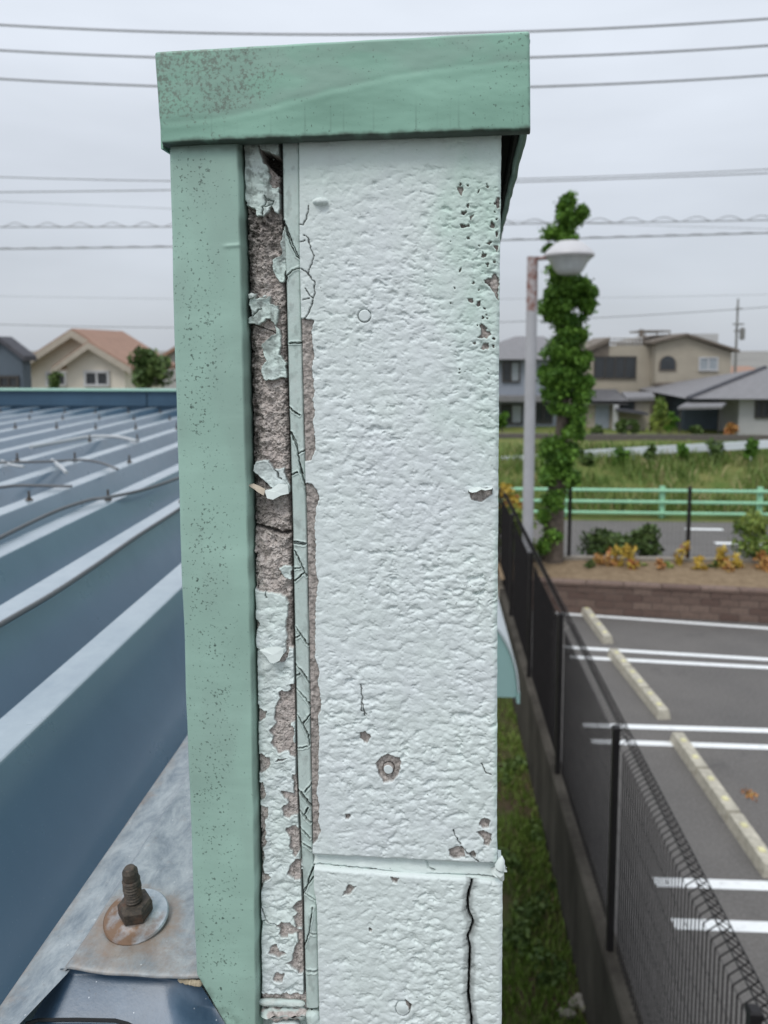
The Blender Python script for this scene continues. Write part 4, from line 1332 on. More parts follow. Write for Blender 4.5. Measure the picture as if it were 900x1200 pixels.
# far parapet of the roof
zb_, zt_ = gy(100, 475, YEND)[2], gy(100, 458.0, YEND)[2]
xL, xR = -5.2, float(PB[0]) + 0.1
fpar = empty('far_parapet', (xL, YEND, CREST - 0.1), 'low blue clad parapet with green coping along the far roof edge', 'parapet wall')
seam = gy(172, 466, YEND)[0]
xs = [seam + 1.35 * k for k in range(-4, 2)]
for a, b in zip([xL] + xs, xs + [xR]):
    if b <= a: continue
    mb = MB()
    mb.box((a + 0.004, YEND, CREST - 0.1), (b - 0.004, YEND + 0.02, zt_))
    mb.box((a + 0.004, YEND - 0.012, zb_ - 0.002), (b - 0.004, YEND - 0.0005, zb_ + 0.012))
    mb.build('cladding_panel', M['clad'], fpar)
mb = MB()
mb.box((xL, YEND + 0.0205, CREST - 2.0), (xR, YEND + 0.115, zt_ - 0.003))
mb.build('backing_wall', M['side'], fpar)
mb = MB()
mb.bbox((xL - 0.02, YEND - 0.02, zt_), (xR, YEND + 0.13, zt_ + 0.010), 0.004)
o = mb.build('coping', M['green_back'], fpar)
t = NT('far_coping_paint')
o.data.materials[0] = t.out((0.24, 0.42, 0.34), 0.5)
# body of the building under the roof
bld = empty('building_wall', (-2.6, 0.35, -0.62), 'mint painted building wall below the metal roof', 'building')
mb = MB()
mb.box((-5.2, 0.50, -0.62), (XWL - 0.002, YEND - 0.01, CREST - 0.23))
mb.build('wall', M['side'], bld)

# ================================================================== GROUND, GRASS STRIP, RETAINING WALL, FENCE
ZB, ZFT, ZG = 0.30, 1.87, -0.62
xb_ = gz(735, 1200, ZB)[0]
xb2 = gz(625, 840, ZB)[0]
XF = (xb_ + xb2) / 2
print('retaining wall X', xb_, xb2, 'foot', gz(690, 1200, ZG)[0], 'fence top', gz(885, 1190, ZFT)[0], gz(720, 860, ZFT)[0])

def sheetobj(name, x0, y0, x1, y1, z, mat, kind='structure', th=0.0):
    mb = MB()
    mb.add([(x0, y0, z), (x1, y0, z), (x1, y1, z), (x0, y1, z)], [(0, 1, 2, 3)])
    o = mb.build(name, mat)
    tag(o, kind=kind)
    return o

sheetobj('ground', -900, -300, 900, 1500, -0.92, M['earth'])
sheetobj('grass_verge', -8, -8, XF + 0.05, 13.0, ZG, M['soil_green'])
lot = sheetobj('parking_lot', XF + 0.1, -12, 40, 13.4, 0.0, M['asphalt'])
YR0, YR1 = gz(780, 651, 0)[1], gz(780, 611, 0)[1]
mb = MB()
mb.box((-120, 13.0, -0.9), (120, 80, -0.012))
o = mb.build('field', M['grassland'])
tag(o, kind='structure')
sheetobj('pavement', -60, 13.2, 60, YR0 - 0.1, -0.004, M['kerb'])
road = sheetobj('road', -120, YR0 - 0.1, 120, YR1, 0.0, M['asphalt'])

rw = empty('retaining_wall', (XF, 5.0, ZG), 'low dark stained concrete retaining wall under the mesh fence', 'retaining wall')
mb = MB()
n = 28
yy = np.linspace(-1.5, 13.0, n)
mb.bbox((XF, -1.5, ZG), (XF + 0.13, 12.95, ZB), 0.012)
mb.build('wall', M['retain'], rw)
FX = XF + 0.055
fen = empty('mesh_fence', (FX, 0.3, ZB), 'dark brown welded mesh fence along the parking lot edge', 'fence')
py_ = [gz(720, 855, ZFT)[1] + 2.2 * k for k in range(-2, 5)]
for y in py_:
    mb = MB()
    mb.box((FX - 0.022, y - 0.022, ZB), (FX + 0.022, y + 0.022, ZFT + 0.0))
    mb.bbox((FX - 0.026, y - 0.026, ZFT + 0.0005), (FX + 0.026, y + 0.026, ZFT + 0.025), 0.008)
    mb.build('post', M['fence'], fen)
mb = MB()
Ls = 2.2 - 0.06
def tri_wire(mb, pts, r):
    mb.tube(pts, r, 3, False)
FXW = 0.03
for k in range(int(Ls / 0.05) + 1):
    y = 0.03 + k * 0.05
    tri_wire(mb, [(FXW, y, 0.02), (FXW, y, ZFT - ZB - 0.13), (FXW + 0.085, y, ZFT - ZB - 0.065), (FXW, y, ZFT - ZB)], 0.0046)
for z in [0.05, 0.09, 0.25, 0.45, 0.65, 0.85, 1.05, 1.25, ZFT - ZB - 0.13]:
    tri_wire(mb, [(FXW + 0.004, 0, z), (FXW + 0.004, Ls + 0.06, z)], 0.002)
tri_wire(mb, [(FXW + 0.088, 0, ZFT - ZB - 0.065), (FXW + 0.088, Ls + 0.06, ZFT - ZB - 0.065)], 0.0042)
tri_wire(mb, [(FXW, 0, ZFT - ZB), (FXW, Ls + 0.06, ZFT - ZB)], 0.0042)
panel = mb.mesh('mesh_panel', M['fence'])
for y in py_[:-1]:
    link('mesh_panel', panel, fen, Vector((FX, y, ZB)) - fen.location)

# grass on the verge
def blades(name, n, xr_, yr_, zf, hr, mat, seed, wid=0.008, clump=None, label=None, cat=None):
    R_ = np.random.RandomState(seed)
    x = R_.uniform(*xr_, n)
    y = R_.uniform(*yr_, n)
    if clump:
        keep = fbm(x * clump, y * clump, 3, 3) + 0.25 * R_.randn(n) > 0.02
        x, y = x[keep], y[keep]
        n = len(x)
    z = zf(x, y)
    hh = R_.uniform(*hr, n)
    a = R_.uniform(0, 2 * np.pi, n)
    lean = R_.uniform(0.1, 0.7, n) * hh
    la = R_.uniform(0, 2 * np.pi, n)
    w = wid * R_.uniform(0.6, 1.4, n)
    dx, dy = np.cos(a) * w, np.sin(a) * w
    V = np.zeros((n, 5, 3))
    mx_, my_ = np.cos(la) * lean * 0.35, np.sin(la) * lean * 0.35
    V[:, 0] = np.stack([x - dx, y - dy, z], -1)
    V[:, 1] = np.stack([x + dx, y + dy, z], -1)
    V[:, 2] = np.stack([x + mx_ + dx * .8, y + my_ + dy * .8, z + hh * 0.6], -1)
    V[:, 3] = np.stack([x + mx_ - dx * .8, y + my_ - dy * .8, z + hh * 0.6], -1)
    V[:, 4] = np.stack([x + np.cos(la) * lean, y + np.sin(la) * lean, z + hh], -1)
    me = bpy.data.meshes.new(name)
    i = np.arange(n)[:, None] * 5
    faces = np.concatenate([i + np.array([[0, 1, 2, 3]])], 0)
    tris = i + np.array([[3, 2, 4]])
    me.from_pydata(V.reshape(-1, 3).tolist(), [], faces.tolist() + tris.tolist())
    me.materials.append(mat)
    at = me.attributes.new('var', 'FLOAT', 'POINT')
    vv = np.clip(0.5 + 0.3 * R_.randn(n) + 0.35 * fbm(x * 0.7, y * 0.7, 2, 5), 0, 1)
    at.data.foreach_set('value', np.repeat(vv, 5).astype(np.float32))
    o = link(name, me)
    return tag(o, label, cat, kind='stuff')
blades('grass', 42000, (-0.2, XF - 0.01), (3.6, 12.8), lambda x, y: ZG + 0 * x, (0.03, 0.11), M['blade'], 4, 0.006, 1.3, 'patchy grass and weeds on the ground below the fence', 'grass')
# broad-leaved weeds in the verge
def leaves(n_, cen, rad3, size, seed, shell=0.35, droop=0.3):
    """leaf quads scattered through ellipsoids"""
    R_ = np.random.RandomState(seed)
    out, var = [], []
    for (c, r, n, bias) in [(c, r, k, b) for c, r, k, b in zip(cen, rad3, n_, [0] * len(cen))]:
        d = R_.randn(n, 3)
        d /= np.linalg.norm(d, axis=1)[:, None]
        rr = (shell + (1 - shell) * R_.rand(n) ** 0.6)[:, None]
        p = np.array(c) + d * rr * np.array(r) * (1 + 0.22 * R_.randn(n, 1) * 0.5)
        a = R_.randn(n, 3)
        a /= np.linalg.norm(a, axis=1)[:, None]
        b = np.cross(a, R_.randn(n, 3))
        b /= np.linalg.norm(b, axis=1)[:, None]
        sz_ = size * R_.uniform(0.6, 1.4, n)[:, None]
        q = np.stack([p - a * sz_, p + b * sz_ * 0.55, p + a * sz_, p - b * sz_ * 0.55], 1)
        out.append(q)
        var.append(np.clip(0.45 + 0.2 * R_.randn() + 0.22 * R_.randn(n), 0, 1))
    return np.concatenate(out), np.concatenate(var)


def leaf_obj(name, q, var, mat, parent=None):
    n = len(q)
    V = q.reshape(-1, 3) - np.array(parent_origin(parent))
    me = bpy.data.meshes.new(name)
    me.vertices.add(4 * n)
    me.vertices.foreach_set('co', V.astype(np.float32).ravel())
    me.loops.add(4 * n)
    me.loops.foreach_set('vertex_index', np.arange(4 * n, dtype=np.int32))
    me.polygons.add(n)
    me.polygons.foreach_set('loop_start', np.arange(0, 4 * n, 4, dtype=np.int32))
    me.materials.append(mat)
    at = me.attributes.new('var', 'FLOAT', 'POINT')
    at.data.foreach_set('value', np.repeat(var, 4).astype(np.float32))
    me.update()
    me.validate()
    return link(name, me, parent)

R_ = np.random.RandomState(11)
for k, (u, v, w_) in enumerate([(600, 905, .22), (641, 975, .20), (628, 1070, .2), (612, 1120, .24), (650, 1150, .13), (597, 1010, .16), (640, 905, .12), (660, 1050, .1)]):
    c = gz(u, v, ZG)
    cc = [(c[0] + R_.uniform(-w_, w_) * .7, c[1] + R_.uniform(-w_, w_), ZG + 0.04) for _ in range(5)]
    q, vr = leaves([60] * 5, cc, [(w_ * .5, w_ * .5, .06)] * 5, 0.028, 40 + k, 0.1)
    names = ['beside the parapet, uppermost', 'against the retaining wall under the second fence post', 'in the middle of the verge', 'beside the parapet near the bottom of the picture', 'low against the retaining wall', 'hugging the parapet at half height', 'far along the retaining wall', 'small, at the foot of the retaining wall']
    wd = empty('weed_clump', (c[0], c[1], ZG), 'green leafy weed clump ' + names[k], 'weed', 'weeds on the verge')
    leaf_obj('foliage', q, vr, M['leaf_dark'], wd)
# pale stones at the bottom of the verge
for k, (u, v) in enumerate([(680, 1172), (672, 1178), (684, 1182), (664, 1190)]):
    c = gz(u, v, ZG)
    V = []
    mb = MB()
    mb.lathe([(0.02, 0), (0.05, 0.012), (0.045, 0.04), (0.015, 0.055)], 7, (c[0], c[1], ZG))
    o = link('stone', mb.mesh('stone', M['kerb'], True, (c[0], c[1], ZG)), None, (c[0], c[1], ZG), (0, 0, k))
    o.scale = (1 + .2 * k, 0.8, 0.8)
    tag(o, ['pale stone on the verge, touching the retaining wall, uppermost of the four', 'pale stone on the verge left of the uppermost stone', 'pale stone nearest the retaining wall foot, lower right of the four', 'lowest and leftmost pale stone of the four on the verge'][k], 'stone', 'stones on the verge')

# mint awning on the side of the building
YA = 4.0
aw = empty('awning', gy(590, 818, YA), 'curved mint awning on the side wall of the building, beyond the parapet', 'awning')
na = 14
xo_, zo_ = gy(608.5, 808, YA)[0], gy(608, 812, YA)[2]
xw_ = float(PB[0] + AX[0] * XR + AY[0] * (YA - 0.42)) - 0.05
zt2 = gy(560, 716, YA)[2]
prof_ = []
for k in range(na + 1):
    a = k / na * math.pi / 2
    prof_.append((xw_ + (xo_ - xw_) * math.sin(a), zo_ + (zt2 - zo_) * math.cos(a)))
YB = 5.3
mb = MB()
for dz, top in ((0.0, True),):
    v = []
    for x, z in prof_:
        v += [(x, YA, z), (x, YB, z), (x - 0.008, YB, z - 0.012), (x - 0.008, YA, z - 0.012)]
    f = []
    for k in range(na):
        for j in range(4):
            f.append((k * 4 + j, k * 4 + (j + 1) % 4, k * 4 + 4 + (j + 1) % 4, k * 4 + 4 + j))
    f += [(0, 1, 2, 3), tuple(na * 4 + j for j in (3, 2, 1, 0))]
    mb.add(v, f)
mb.build('canopy_sheet', M['awning_rim'], aw, True)
mb = MB()
zlo = gy(590, 818, YA)[2]
poly = [(x - 0.012, YA + 0.01, z - 0.014) for x, z in prof_] + [(xo_ - 0.012, YA + 0.01, zlo), (xw_, YA + 0.01, zlo)]
mb.prism(poly, (0, 0.012, 0))
mb.build('end_panel', M['awning'], aw)
mb = MB()
mb.box((xo_ - 0.012, YA, zo_ - 0.06), (xo_ + 0.004, YB, zo_ - 0.0005))
mb.build('front_valance', M['awning'], aw)

# ---- parking bay lines
def pline(u0, v0_, u1, v1_, w, ext=3.0):
    a, b = Vector(gz(u0, v0_, 0.0)), Vector(gz(u1, v1_, 0.0))
    d = (b - a).normalized()
    b = b + d * ext
    n_ = Vector((-d.y, d.x, 0)) * w / 2
    mb = MB()
    mb.add([a - n_, b - n_, b + n_, a + n_], [(0, 1, 2, 3)])
    for i in range(4):
        mb.v[i] = (mb.v[i][0], mb.v[i][1], 0.004)
    o = mb.build('parking_line', M['line'], lot)
    return o
for a in ((648, 718.5, 900, 736.5, .11), (661, 758.5, 900, 773, .11), (668, 770, 900, 782.5, .11), (683, 850, 900, 856.5, .105), (693, 869, 900, 876, .105), (767, 1034, 900, 1038.5, .115), (789, 1083, 900, 1087, .115)):
    pline(*a)
# ---- concrete wheel stops
SX = gz(788 + 9, 868 + 12, 0.0)
rows = [((684, 716), (713, 755), ['farthest', 'second farthest']), ((718, 768), (779, 844), ['farthest of the middle row', 'central one of the middle row', 'nearest of the middle row']),
        ((793, 868), (906, 1030), ['farthest of the near row', 'central one of the near row', 'nearest'])]
segs = []
for p, q, nms in rows:
    a, b = Vector(gz(p[0], p[1], 0.0)), Vector(gz(q[0], q[1], 0.0))
    for k, nm in enumerate(nms):
        segs.append((a + (b - a) * k / len(nms), a + (b - a) * (k + 1) / len(nms), nm))
for (a, b, nm) in segs:
    d = b - a
    ln_ = d.length - 0.012
    st = empty('wheel_stop', (a.x, a.y, 0), 'pale concrete wheel stop with yellow reflectors, ' + nm + ' in the lot', 'wheel stop', 'concrete wheel stops', rz=math.atan2(d.y, d.x))
    mb = MB()
    w0, w1, hh = 0.08, 0.06, 0.11
    mb.add([(0, -w0, 0), (ln_, -w0, 0), (ln_, w0, 0), (0, w0, 0), (0.02, -w1, hh), (ln_ - 0.02, -w1, hh), (ln_ - 0.02, w1, hh), (0.02, w1, hh)],
           [(0, 3, 2, 1), (4, 5, 6, 7), (0, 1, 5, 4), (1, 2, 6, 5), (2, 3, 7, 6), (3, 0, 4, 7)])
    bl = link('block', mb.mesh('block', M['stop']), st)
    for k in (0.27, 0.73):
        mb = MB()
        mb.bbox((ln_ * k - 0.03, -0.028, hh), (ln_ * k + 0.03, 0.028, hh + 0.012), 0.006)
        link('reflector', mb.mesh('reflector', M['reflector']), st)
# reddish stain patch is part of the asphalt: a thin leaf litter patch
c = gz(877, 930, 0.0)
q, vr = leaves([40], [(c[0], c[1], 0.012)], [(0.09, 0.14, 0.006)], 0.02, 77, 0.0)
ll = empty('leaf_litter', (c[0], c[1], 0.0), 'small patch of reddish dead leaves on the asphalt beside the wheel stops', 'leaf litter')
leaf_obj('leaves', q, vr, M['leaf_red'], ll)

# ---- planter: brick wall, bed, kerb, far mesh fence
A0, A1 = Vector(gz(640, 717, 0.0)), Vector(gz(900, 731, 0.0))
dW = (A1 - A0).normalized()
A0 = A0 - dW * 0.55
LW = (A1 - A0).length + 1.6
zT = gy(780, 686, (A0.y + A1.y) / 2)[2]
zT = max(0.38, zT)
pw = empty('planter_wall', (A0.x, A0.y, 0), 'low brown brick retaining wall of the planting bed at the far end of the lot', 'brick wall', rz=math.atan2(dW.y, dW.x))
mb = MB()
mb.box((0, 0.012, 0), (LW, 0.16, zT - 0.055))
link('mortar_backing', mb.mesh('mortar_backing', M['mortar']), pw)
bl_, gap = 0.30, 0.012
nc = 4
bh = (zT - 0.055) / nc
mb = MB()
mb.bbox((0, 0, 0), (bl_ - gap, 0.05, bh - gap), 0.006)
bme = mb.mesh('brick', M['brick'])
rr = random.Random(5)
for c_ in range(nc):
    off = -0.15 if c_ % 2 else 0.0
    k = 0
    while off + k * bl_ < LW - 0.1:
        x = off + k * bl_
        if x >= -0.001:
            link('brick', bme, pw, (x, rr.uniform(-0.004, 0.004), 0.006 + c_ * bh))
        k += 1
mb = MB()
mb.bbox((0, 0.0, 0), (0.6 - gap, 0.2, 0.052), 0.008)
cme = mb.mesh('cap_stone', M['brick'])
for k in range(int(LW / 0.6)):
    link('cap_stone', cme, pw, (k * 0.6, -0.02 + rr.uniform(-0.003, 0.003), zT - 0.053))
YK = gz(780, 657, zT)[1]
bed = MB()
nx = 30
bed.add([(A0.x - 0.2, A0.y + 0.15, zT - 0.06), (A0.x + LW, A0.y + 0.15 + dW.y * LW, zT - 0.06), (A0.x + LW, YK, zT - 0.02), (A0.x - 0.2, YK, zT - 0.02)], [(0, 1, 2, 3)])
o = bed.build('soil_bed', M['bed'])
tag(o, kind='structure')
kb = empty('kerb_wall', (A0.x, YK, 0), 'low concrete kerb behind the planting bed under the thin far fence', 'kerb')
mb = MB()
mb.bbox((A0.x - 0.4, YK, 0), (A0.x + 9, YK + 0.12, zT + 0.045), 0.012)
mb.build('kerb_block', M['kerb'], kb)
ff = empty('far_mesh_fence', (A0.x, YK + 0.06, zT + 0.045), 'thin dark mesh fence with slim posts behind the planting bed', 'fence')
zft = gy(800, 571, YK)[2]
fx = [gy(668, 620, YK)[0] + (gy(808, 620, YK)[0] - gy(668, 620, YK)[0]) * k for k in range(0, 4)]
for x in fx:
    mb = MB()
    mb.box((x - 0.028, YK + 0.03, zT + 0.045), (x + 0.028, YK + 0.085, zft))
    mb.build('post', M['fence'], ff)
for a, b in zip(fx[:-1], fx[1:]):
    mb = MB()
    x = a + 0.06
    while x < b - 0.03:
        mb.tube([(x, YK + 0.1, zT + 0.06), (x, YK + 0.1, zft - 0.02)], 0.0014, 3, False)
        x += 0.075
    for k in range(7):
        z = zT + 0.08 + (zft - zT - 0.12) * k / 6
        mb.tube([(a, YK + 0.104, z), (b, YK + 0.104, z)], 0.0018, 3, False)
    mb.build('mesh_panel', M['fence'], ff)

# ---- plants
def plant(name, u, vtop, vbot, hw, Y, mat, label, cat, n=220, size=0.05, seed=1, lobes=6, stem=True, group=None):
    base = gy(u, vbot, Y)
    top = gy(u, vtop, Y)
    H_ = top[2] - base[2]
    w_ = hw / F * Y
    root = empty(name, base, label, cat, group)
    R_ = np.random.RandomState(seed)
    cen, r3 = [], []
    for k in range(lobes):
        f_ = (k + 0.6) / lobes
        cen.append((base[0] + R_.uniform(-1, 1) * w_ * 0.6, Y + R_.uniform(-1, 1) * w_ * 0.6, base[2] + H_ * (0.28 + 0.62 * f_)))
        rr_ = w_ * R_.uniform(0.35, 0.6)
        r3.append((rr_, rr_, min(rr_, H_ * 0.3)))
    q, vr = leaves([n // lobes] * lobes, cen, r3, size, seed, 0.15)
    leaf_obj('foliage', q, vr, mat, root)
    if stem:
        mb = MB()
        for k in range(min(lobes, 4)):
            c_ = cen[k]
            mb.tube([(base[0] + 0.02 * k, Y, base[2] - 0.02), ((base[0] + c_[0]) / 2, (Y + c_[1]) / 2, (base[2] + c_[2]) / 2 + 0.02), c_], [0.014, 0.01, 0.004], 5)
        mb.build('stem', M['bark'], root)
    return root
YBED = (A0.y + YK) / 2 + 0.45
plant('golden_shrub', 705, 647, 679, 12, YBED, M['leaf_red'], 'small reddish shrub in the planting bed, leftmost beside the tree', 'shrub', 160, 0.04, 21, 5)
plant('golden_shrub', 731, 638, 681, 17, YBED - .1, M['leaf_gold'], 'tallest golden leaved shrub of the planting bed, with orange tips', 'shrub', 330, 0.045, 22, 8)
plant('golden_shrub', 797, 634, 678, 11, YBED + .1, M['leaf_gold'], 'slim golden shrub in the bed between the two far fence posts', 'shrub', 150, 0.04, 23, 5)
plant('golden_shrub', 818, 652, 682, 10, YBED - .2, M['leaf_gold'], 'low yellow shrub in the planting bed below the far fence post', 'shrub', 140, 0.04, 24, 5)
plant('golden_shrub', 844, 638, 678, 14, YBED, M['leaf_gold'], 'golden shrub left of the round lime bush in the bed', 'shrub', 230, 0.045, 25, 6)
plant('golden_shrub', 865, 648, 681, 11, YBED - .1, M['leaf_gold'], 'yellow shrub in front of the round lime bush', 'shrub', 150, 0.04, 26, 5)
plant('golden_shrub', 891, 646, 682, 13, YBED - .2, M['leaf_red'], 'orange red shrub at the right edge of the planting bed', 'shrub', 200, 0.04, 27, 5)
for k, (u, vt, m_, lb_) in enumerate([(690, 664, 'leaf_dark', 'low green weed in the bed at the foot of the narrow tree'), (718, 658, 'leaf_red', 'small reddish shrub between the two leftmost bed shrubs'), (752, 666, 'leaf_lime', 'low lime weed right of the tallest golden shrub'), (772, 662, 'leaf_red', 'small reddish sprig in the middle of the planting bed'), (783, 668, 'leaf_lime', 'low lime weed in the middle of the planting bed'), (831, 666, 'leaf_dark', 'low dark weed between golden shrubs near the far fence post'), (854, 664, 'leaf_red', 'small reddish shrub between the golden shrubs at the right')]):
    plant('bed_weed', u, vt - 9, 679, 9, YBED - 0.25 + 0.1 * (k % 3), M[m_], lb_, 'weed', 110, 0.035, 120 + k, 5)
plant('lime_bush', 884, 599, 672, 27, YBED + .35, M['leaf_lime'], 'round lime green bush at the right edge of the planting bed', 'bush', 1500, 0.045, 28, 14)
plant('dark_shrub', 712, 626, 658, 36, YK + 0.7, M['leaf_dark'], 'dark low shrub behind the far mesh fence, beside the tree', 'shrub', 1500, 0.06, 29, 14)
plant('tall_grass_clump', 752, 617, 658, 20, YK + 0.6, M['leaf_dark'], 'dark green grassy clump behind the far mesh fence, before the road', 'shrub', 800, 0.06, 30, 9)
plant('golden_shrub', 597, 568, 612, 18, 14.6, M['leaf_gold'], 'orange yellow shrub left of the lamp pole', 'shrub', 600, 0.05, 31, 8)
plant('green_shrub', 604, 590, 670, 26, 13.9, M['leaf_lime'], 'green shrub behind the mesh fence left of the lamp pole', 'shrub', 1300, 0.055, 32, 12)

# ---- tall narrow tree
YT = YBED + 0.1
tb = gy(647, 682, YT)
tree = empty('narrow_tree', tb, 'tall narrow tree with dense bright green clumps, behind the street lamp', 'tree')
cl = [(664, 233, 9, 9), (666, 244, 14, 10), (667, 258, 19, 13), (656, 276, 20, 13), (652, 292, 15, 9), (681, 250, 9, 9), (676, 330, 20, 15), (656, 335, 18, 12), (668, 348, 29, 15), (650, 360, 20, 14), (684, 360, 14, 13), (665, 376, 27, 12), (658, 398, 25, 12), (676, 392, 12, 10), (656, 416, 27, 12), (672, 428, 22, 12), (645, 432, 14, 12),
      (660, 446, 28, 13), (678, 462, 19, 15), (648, 462, 20, 14), (664, 480, 24, 10), (662, 306, 20, 13), (664, 320, 22, 12), (664, 388, 20, 8), (660, 407, 20, 8), (664, 436, 21, 8), (682, 420, 11, 12), (640, 446, 10, 14), (686, 445, 10, 10), (690, 345, 9, 10), (645, 345, 10, 10), (660, 538, 18, 12), (648, 590, 15, 10), (668, 300, 12, 9), (679, 494, 13, 10), (672, 508, 14, 12), (650, 516, 14, 13), (640, 528, 10, 14), (664, 528, 15, 12), (655, 548, 20, 14), (640, 560, 11, 14), (668, 560, 13, 12), (649, 576, 18, 12), (640, 604, 10, 12), (643, 624, 14, 14), (656, 628, 10, 8), (636, 640, 10, 10)]
cen, r3, cnt = [], [], []
R_ = np.random.RandomState(5)
for (u, v, a, b) in cl:
    for k in range(3):
        c = gy(u + R_.uniform(-.45, .45) * a, v + R_.uniform(-.4, .4) * b, YT + R_.uniform(-1, 1) * 0.18)
        cen.append(c)
        r3.append((a / F * YT * 0.62, 0.25, b / F * YT * 0.66))
        cnt.append(330 if v < 490 else (240 if v < 570 else 110))
q, vr = leaves(cnt, cen, r3, 0.042, 12, 0.25)
q2, vr2 = leaves([26] * len(cen), cen, [(a_ * 1.35, b_ * 1.3, c_ * 1.4) for a_, b_, c_ in r3], 0.036, 13, 0.6)
q3, vr3 = leaves([120] * len(cen), cen, r3, 0.026, 14, 0.5)
q, vr = np.concatenate([q, q2, q3]), np.concatenate([vr, np.clip(vr2 + 0.2, 0, 1), vr3])
leaf_obj('crown', q, vr, M['leaf'], tree)
tk = [(647, 684, 15), (648, 650, 13), (650, 600, 12), (655, 545, 9.5), (659, 500, 8), (662, 440, 6.5), (664, 370, 5), (665, 300, 3), (665, 245, 1.2)]
mb = MB()
mb.tube([gy(u, v, YT + 0.05) for u, v, r in tk], [r / F * YT * 0.95 for u, v, r in tk], 10)
for (u, v, a, b) in cl[3::3]:
    t0 = min(tk, key=lambda q_: abs(q_[1] - (v + 15)))
    mb.tube([gy(t0[0], v + 14, YT + 0.05), gy((t0[0] + u) / 2, v + 4, YT), gy(u, v, YT - 0.05)], [0.03, 0.02, 0.008], 5)
mb.build('trunk', M['bark'], tree, True)

# ---- street lamp
YL = A0.y + 0.45
lb = gy(620, 690, YL)
lamp = empty('street_lamp', (lb[0], lb[1], 0.3), 'pale grey street lamp with a white disc shaped head', 'street lamp')
rp = 6.3 / F * YL
ztl = gy(622, 301, YL)[2]
xp = gy(621.5, 450, YL)[0]
mb = MB()
mb.tube([(xp, YL, 0.3), (xp, YL, ztl - 0.9)], [rp * 1.05, rp], 16)
mb.build('pole', M['lamp_pole'], lamp, True)
mb = MB()
mb.tube([(xp, YL, ztl - 0.9), (xp, YL, ztl)], [rp, rp], 16)
xh = gy(667, 300, YL)[0]
za_ = gy(640, 302, YL)[2]
mb.tube([(xp, YL, za_ - 0.02), ((xp + xh) / 2, YL, za_), (xh - 0.2, YL, za_)], 0.035, 10)
mb.build('arm', M['lamp_arm'], lamp, True)
zc = gy(667, 300, YL)[2]
pm = YL / F
mb = MB()
mb.lathe([(27.5 * pm, -1.5 * pm), (28.5 * pm, 1 * pm), (27 * pm, 4 * pm), (22 * pm, 9 * pm), (17 * pm, 13.5 * pm), (12 * pm, 16.5 * pm), (4 * pm, 17.5 * pm)], 32, (xh, YL, zc))
mb.build('lamp_head', M['lamp_shell'], lamp, True)
mb = MB()
mb.lathe([(7 * pm, -21.5 * pm), (13 * pm, -20 * pm), (17 * pm, -15 * pm), (20 * pm, -9 * pm), (23.5 * pm, -4.5 * pm), (26.5 * pm, -2 * pm)], 32, (xh, YL, zc))
mb.build('lamp_bowl', M['lamp_glass'], lamp, True)

# ---- road markings, green guard rail, meadow, white barrier
for a, b in (((803, 620), (846, 620)), ((838, 636.5), (900, 637))):
    p, q_ = gz(*a, 0.0), gz(*b, 0.0)
    mb = MB()
    mb.add([(p[0], p[1] - 0.09, 0.004), (q_[0], p[1] - 0.09, 0.004), (q_[0], p[1] + 0.09, 0.004), (p[0], p[1] + 0.09, 0.004)], [(0, 1, 2, 3)])
    mb.build('road_dash', M['line'], road)
YGR = YR1 + 0.35
gr_ = empty('green_guardrail', (gy(777, 606, YGR)[0], YGR, 0), 'mint green three rail guardrail along the far side of the road', 'guardrail')
gx = [gy(662 + 115 * k, 590, YGR)[0] for k in range(-1, 5)]
zr_ = [gy(780, v, YGR)[2] for v in (575, 588.5, 601.5)]
for x in gx:
    mb = MB()
    mb.box((x - 0.06, YGR + 0.045, 0), (x + 0.06, YGR + 0.14, zr_[0] + 0.1))
    mb.build('post', M['guard'], gr_)
for z in zr_:
    mb = MB()
    mb.tube([(gx[0] - 2, YGR, z), (gx[-1], YGR, z)], 0.042, 8)
    mb.build('rail', M['guard'], gr_, True)

def zmeadow(x, y):
    return 0.75 * sst(np.asarray(y, float), YR1 + 1.0, YR1 + 6.5) + 0.12 * fbm(np.asarray(x) * 0.25, np.asarray(y) * 0.25, 3, 2)
gx_, gy_ = np.meshgrid(np.linspace(-45, 60, 160), np.linspace(YR1 + 0.5, 75, 90), indexing='xy')
V = np.stack([gx_, gy_, zmeadow(gx_, gy_) + 0.0], -1)
o = link('meadow', grid_mesh('meadow', V, M['grassland'], flip=True))
tag(o, kind='structure')
blades('meadow_grass', 30000, (1.0, 15), (YR1 + 0.7, YR1 + 8.0), lambda x, y: zmeadow(x, y), (0.12, 0.5), M['reed'], 9, 0.02, 0.5, 'rough meadow grass and stalks beyond the green guardrail', 'grass')
YW = 25.6
wb = empty('white_barrier', gy(740, 545, YW), 'pale white roadside barrier rising to the right below the houses', 'barrier')
pts = [(540, 544), (585, 540.5), (700, 531.5), (800, 526), (900, 520.5), (960, 517)]
mb = MB()
for (u, v), (u2, v2) in zip(pts[:-1], pts[1:]):
    a, b = gy(u, v, YW), gy(u2, v2, YW)
    mb.prism([(a[0], YW, a[2] - 0.13), (b[0], YW, b[2] - 0.13), (b[0], YW, b[2] + 0.13), (a[0], YW, a[2] + 0.13)], (0, 0.07, 0))
mb.build('beam', M['white_rail'], wb)
for k in range(9):
    u = 560 + 46 * k
    v = np.interp(u, [p[0] for p in pts], [p[1] for p in pts])
    a = gy(u, v, YW)
    mb = MB()
    mb.box((a[0] - 0.05, YW + 0.075, 0.3), (a[0] + 0.05, YW + 0.15, a[2] + 0.1))
    mb.build('post', M['white_rail'], wb)
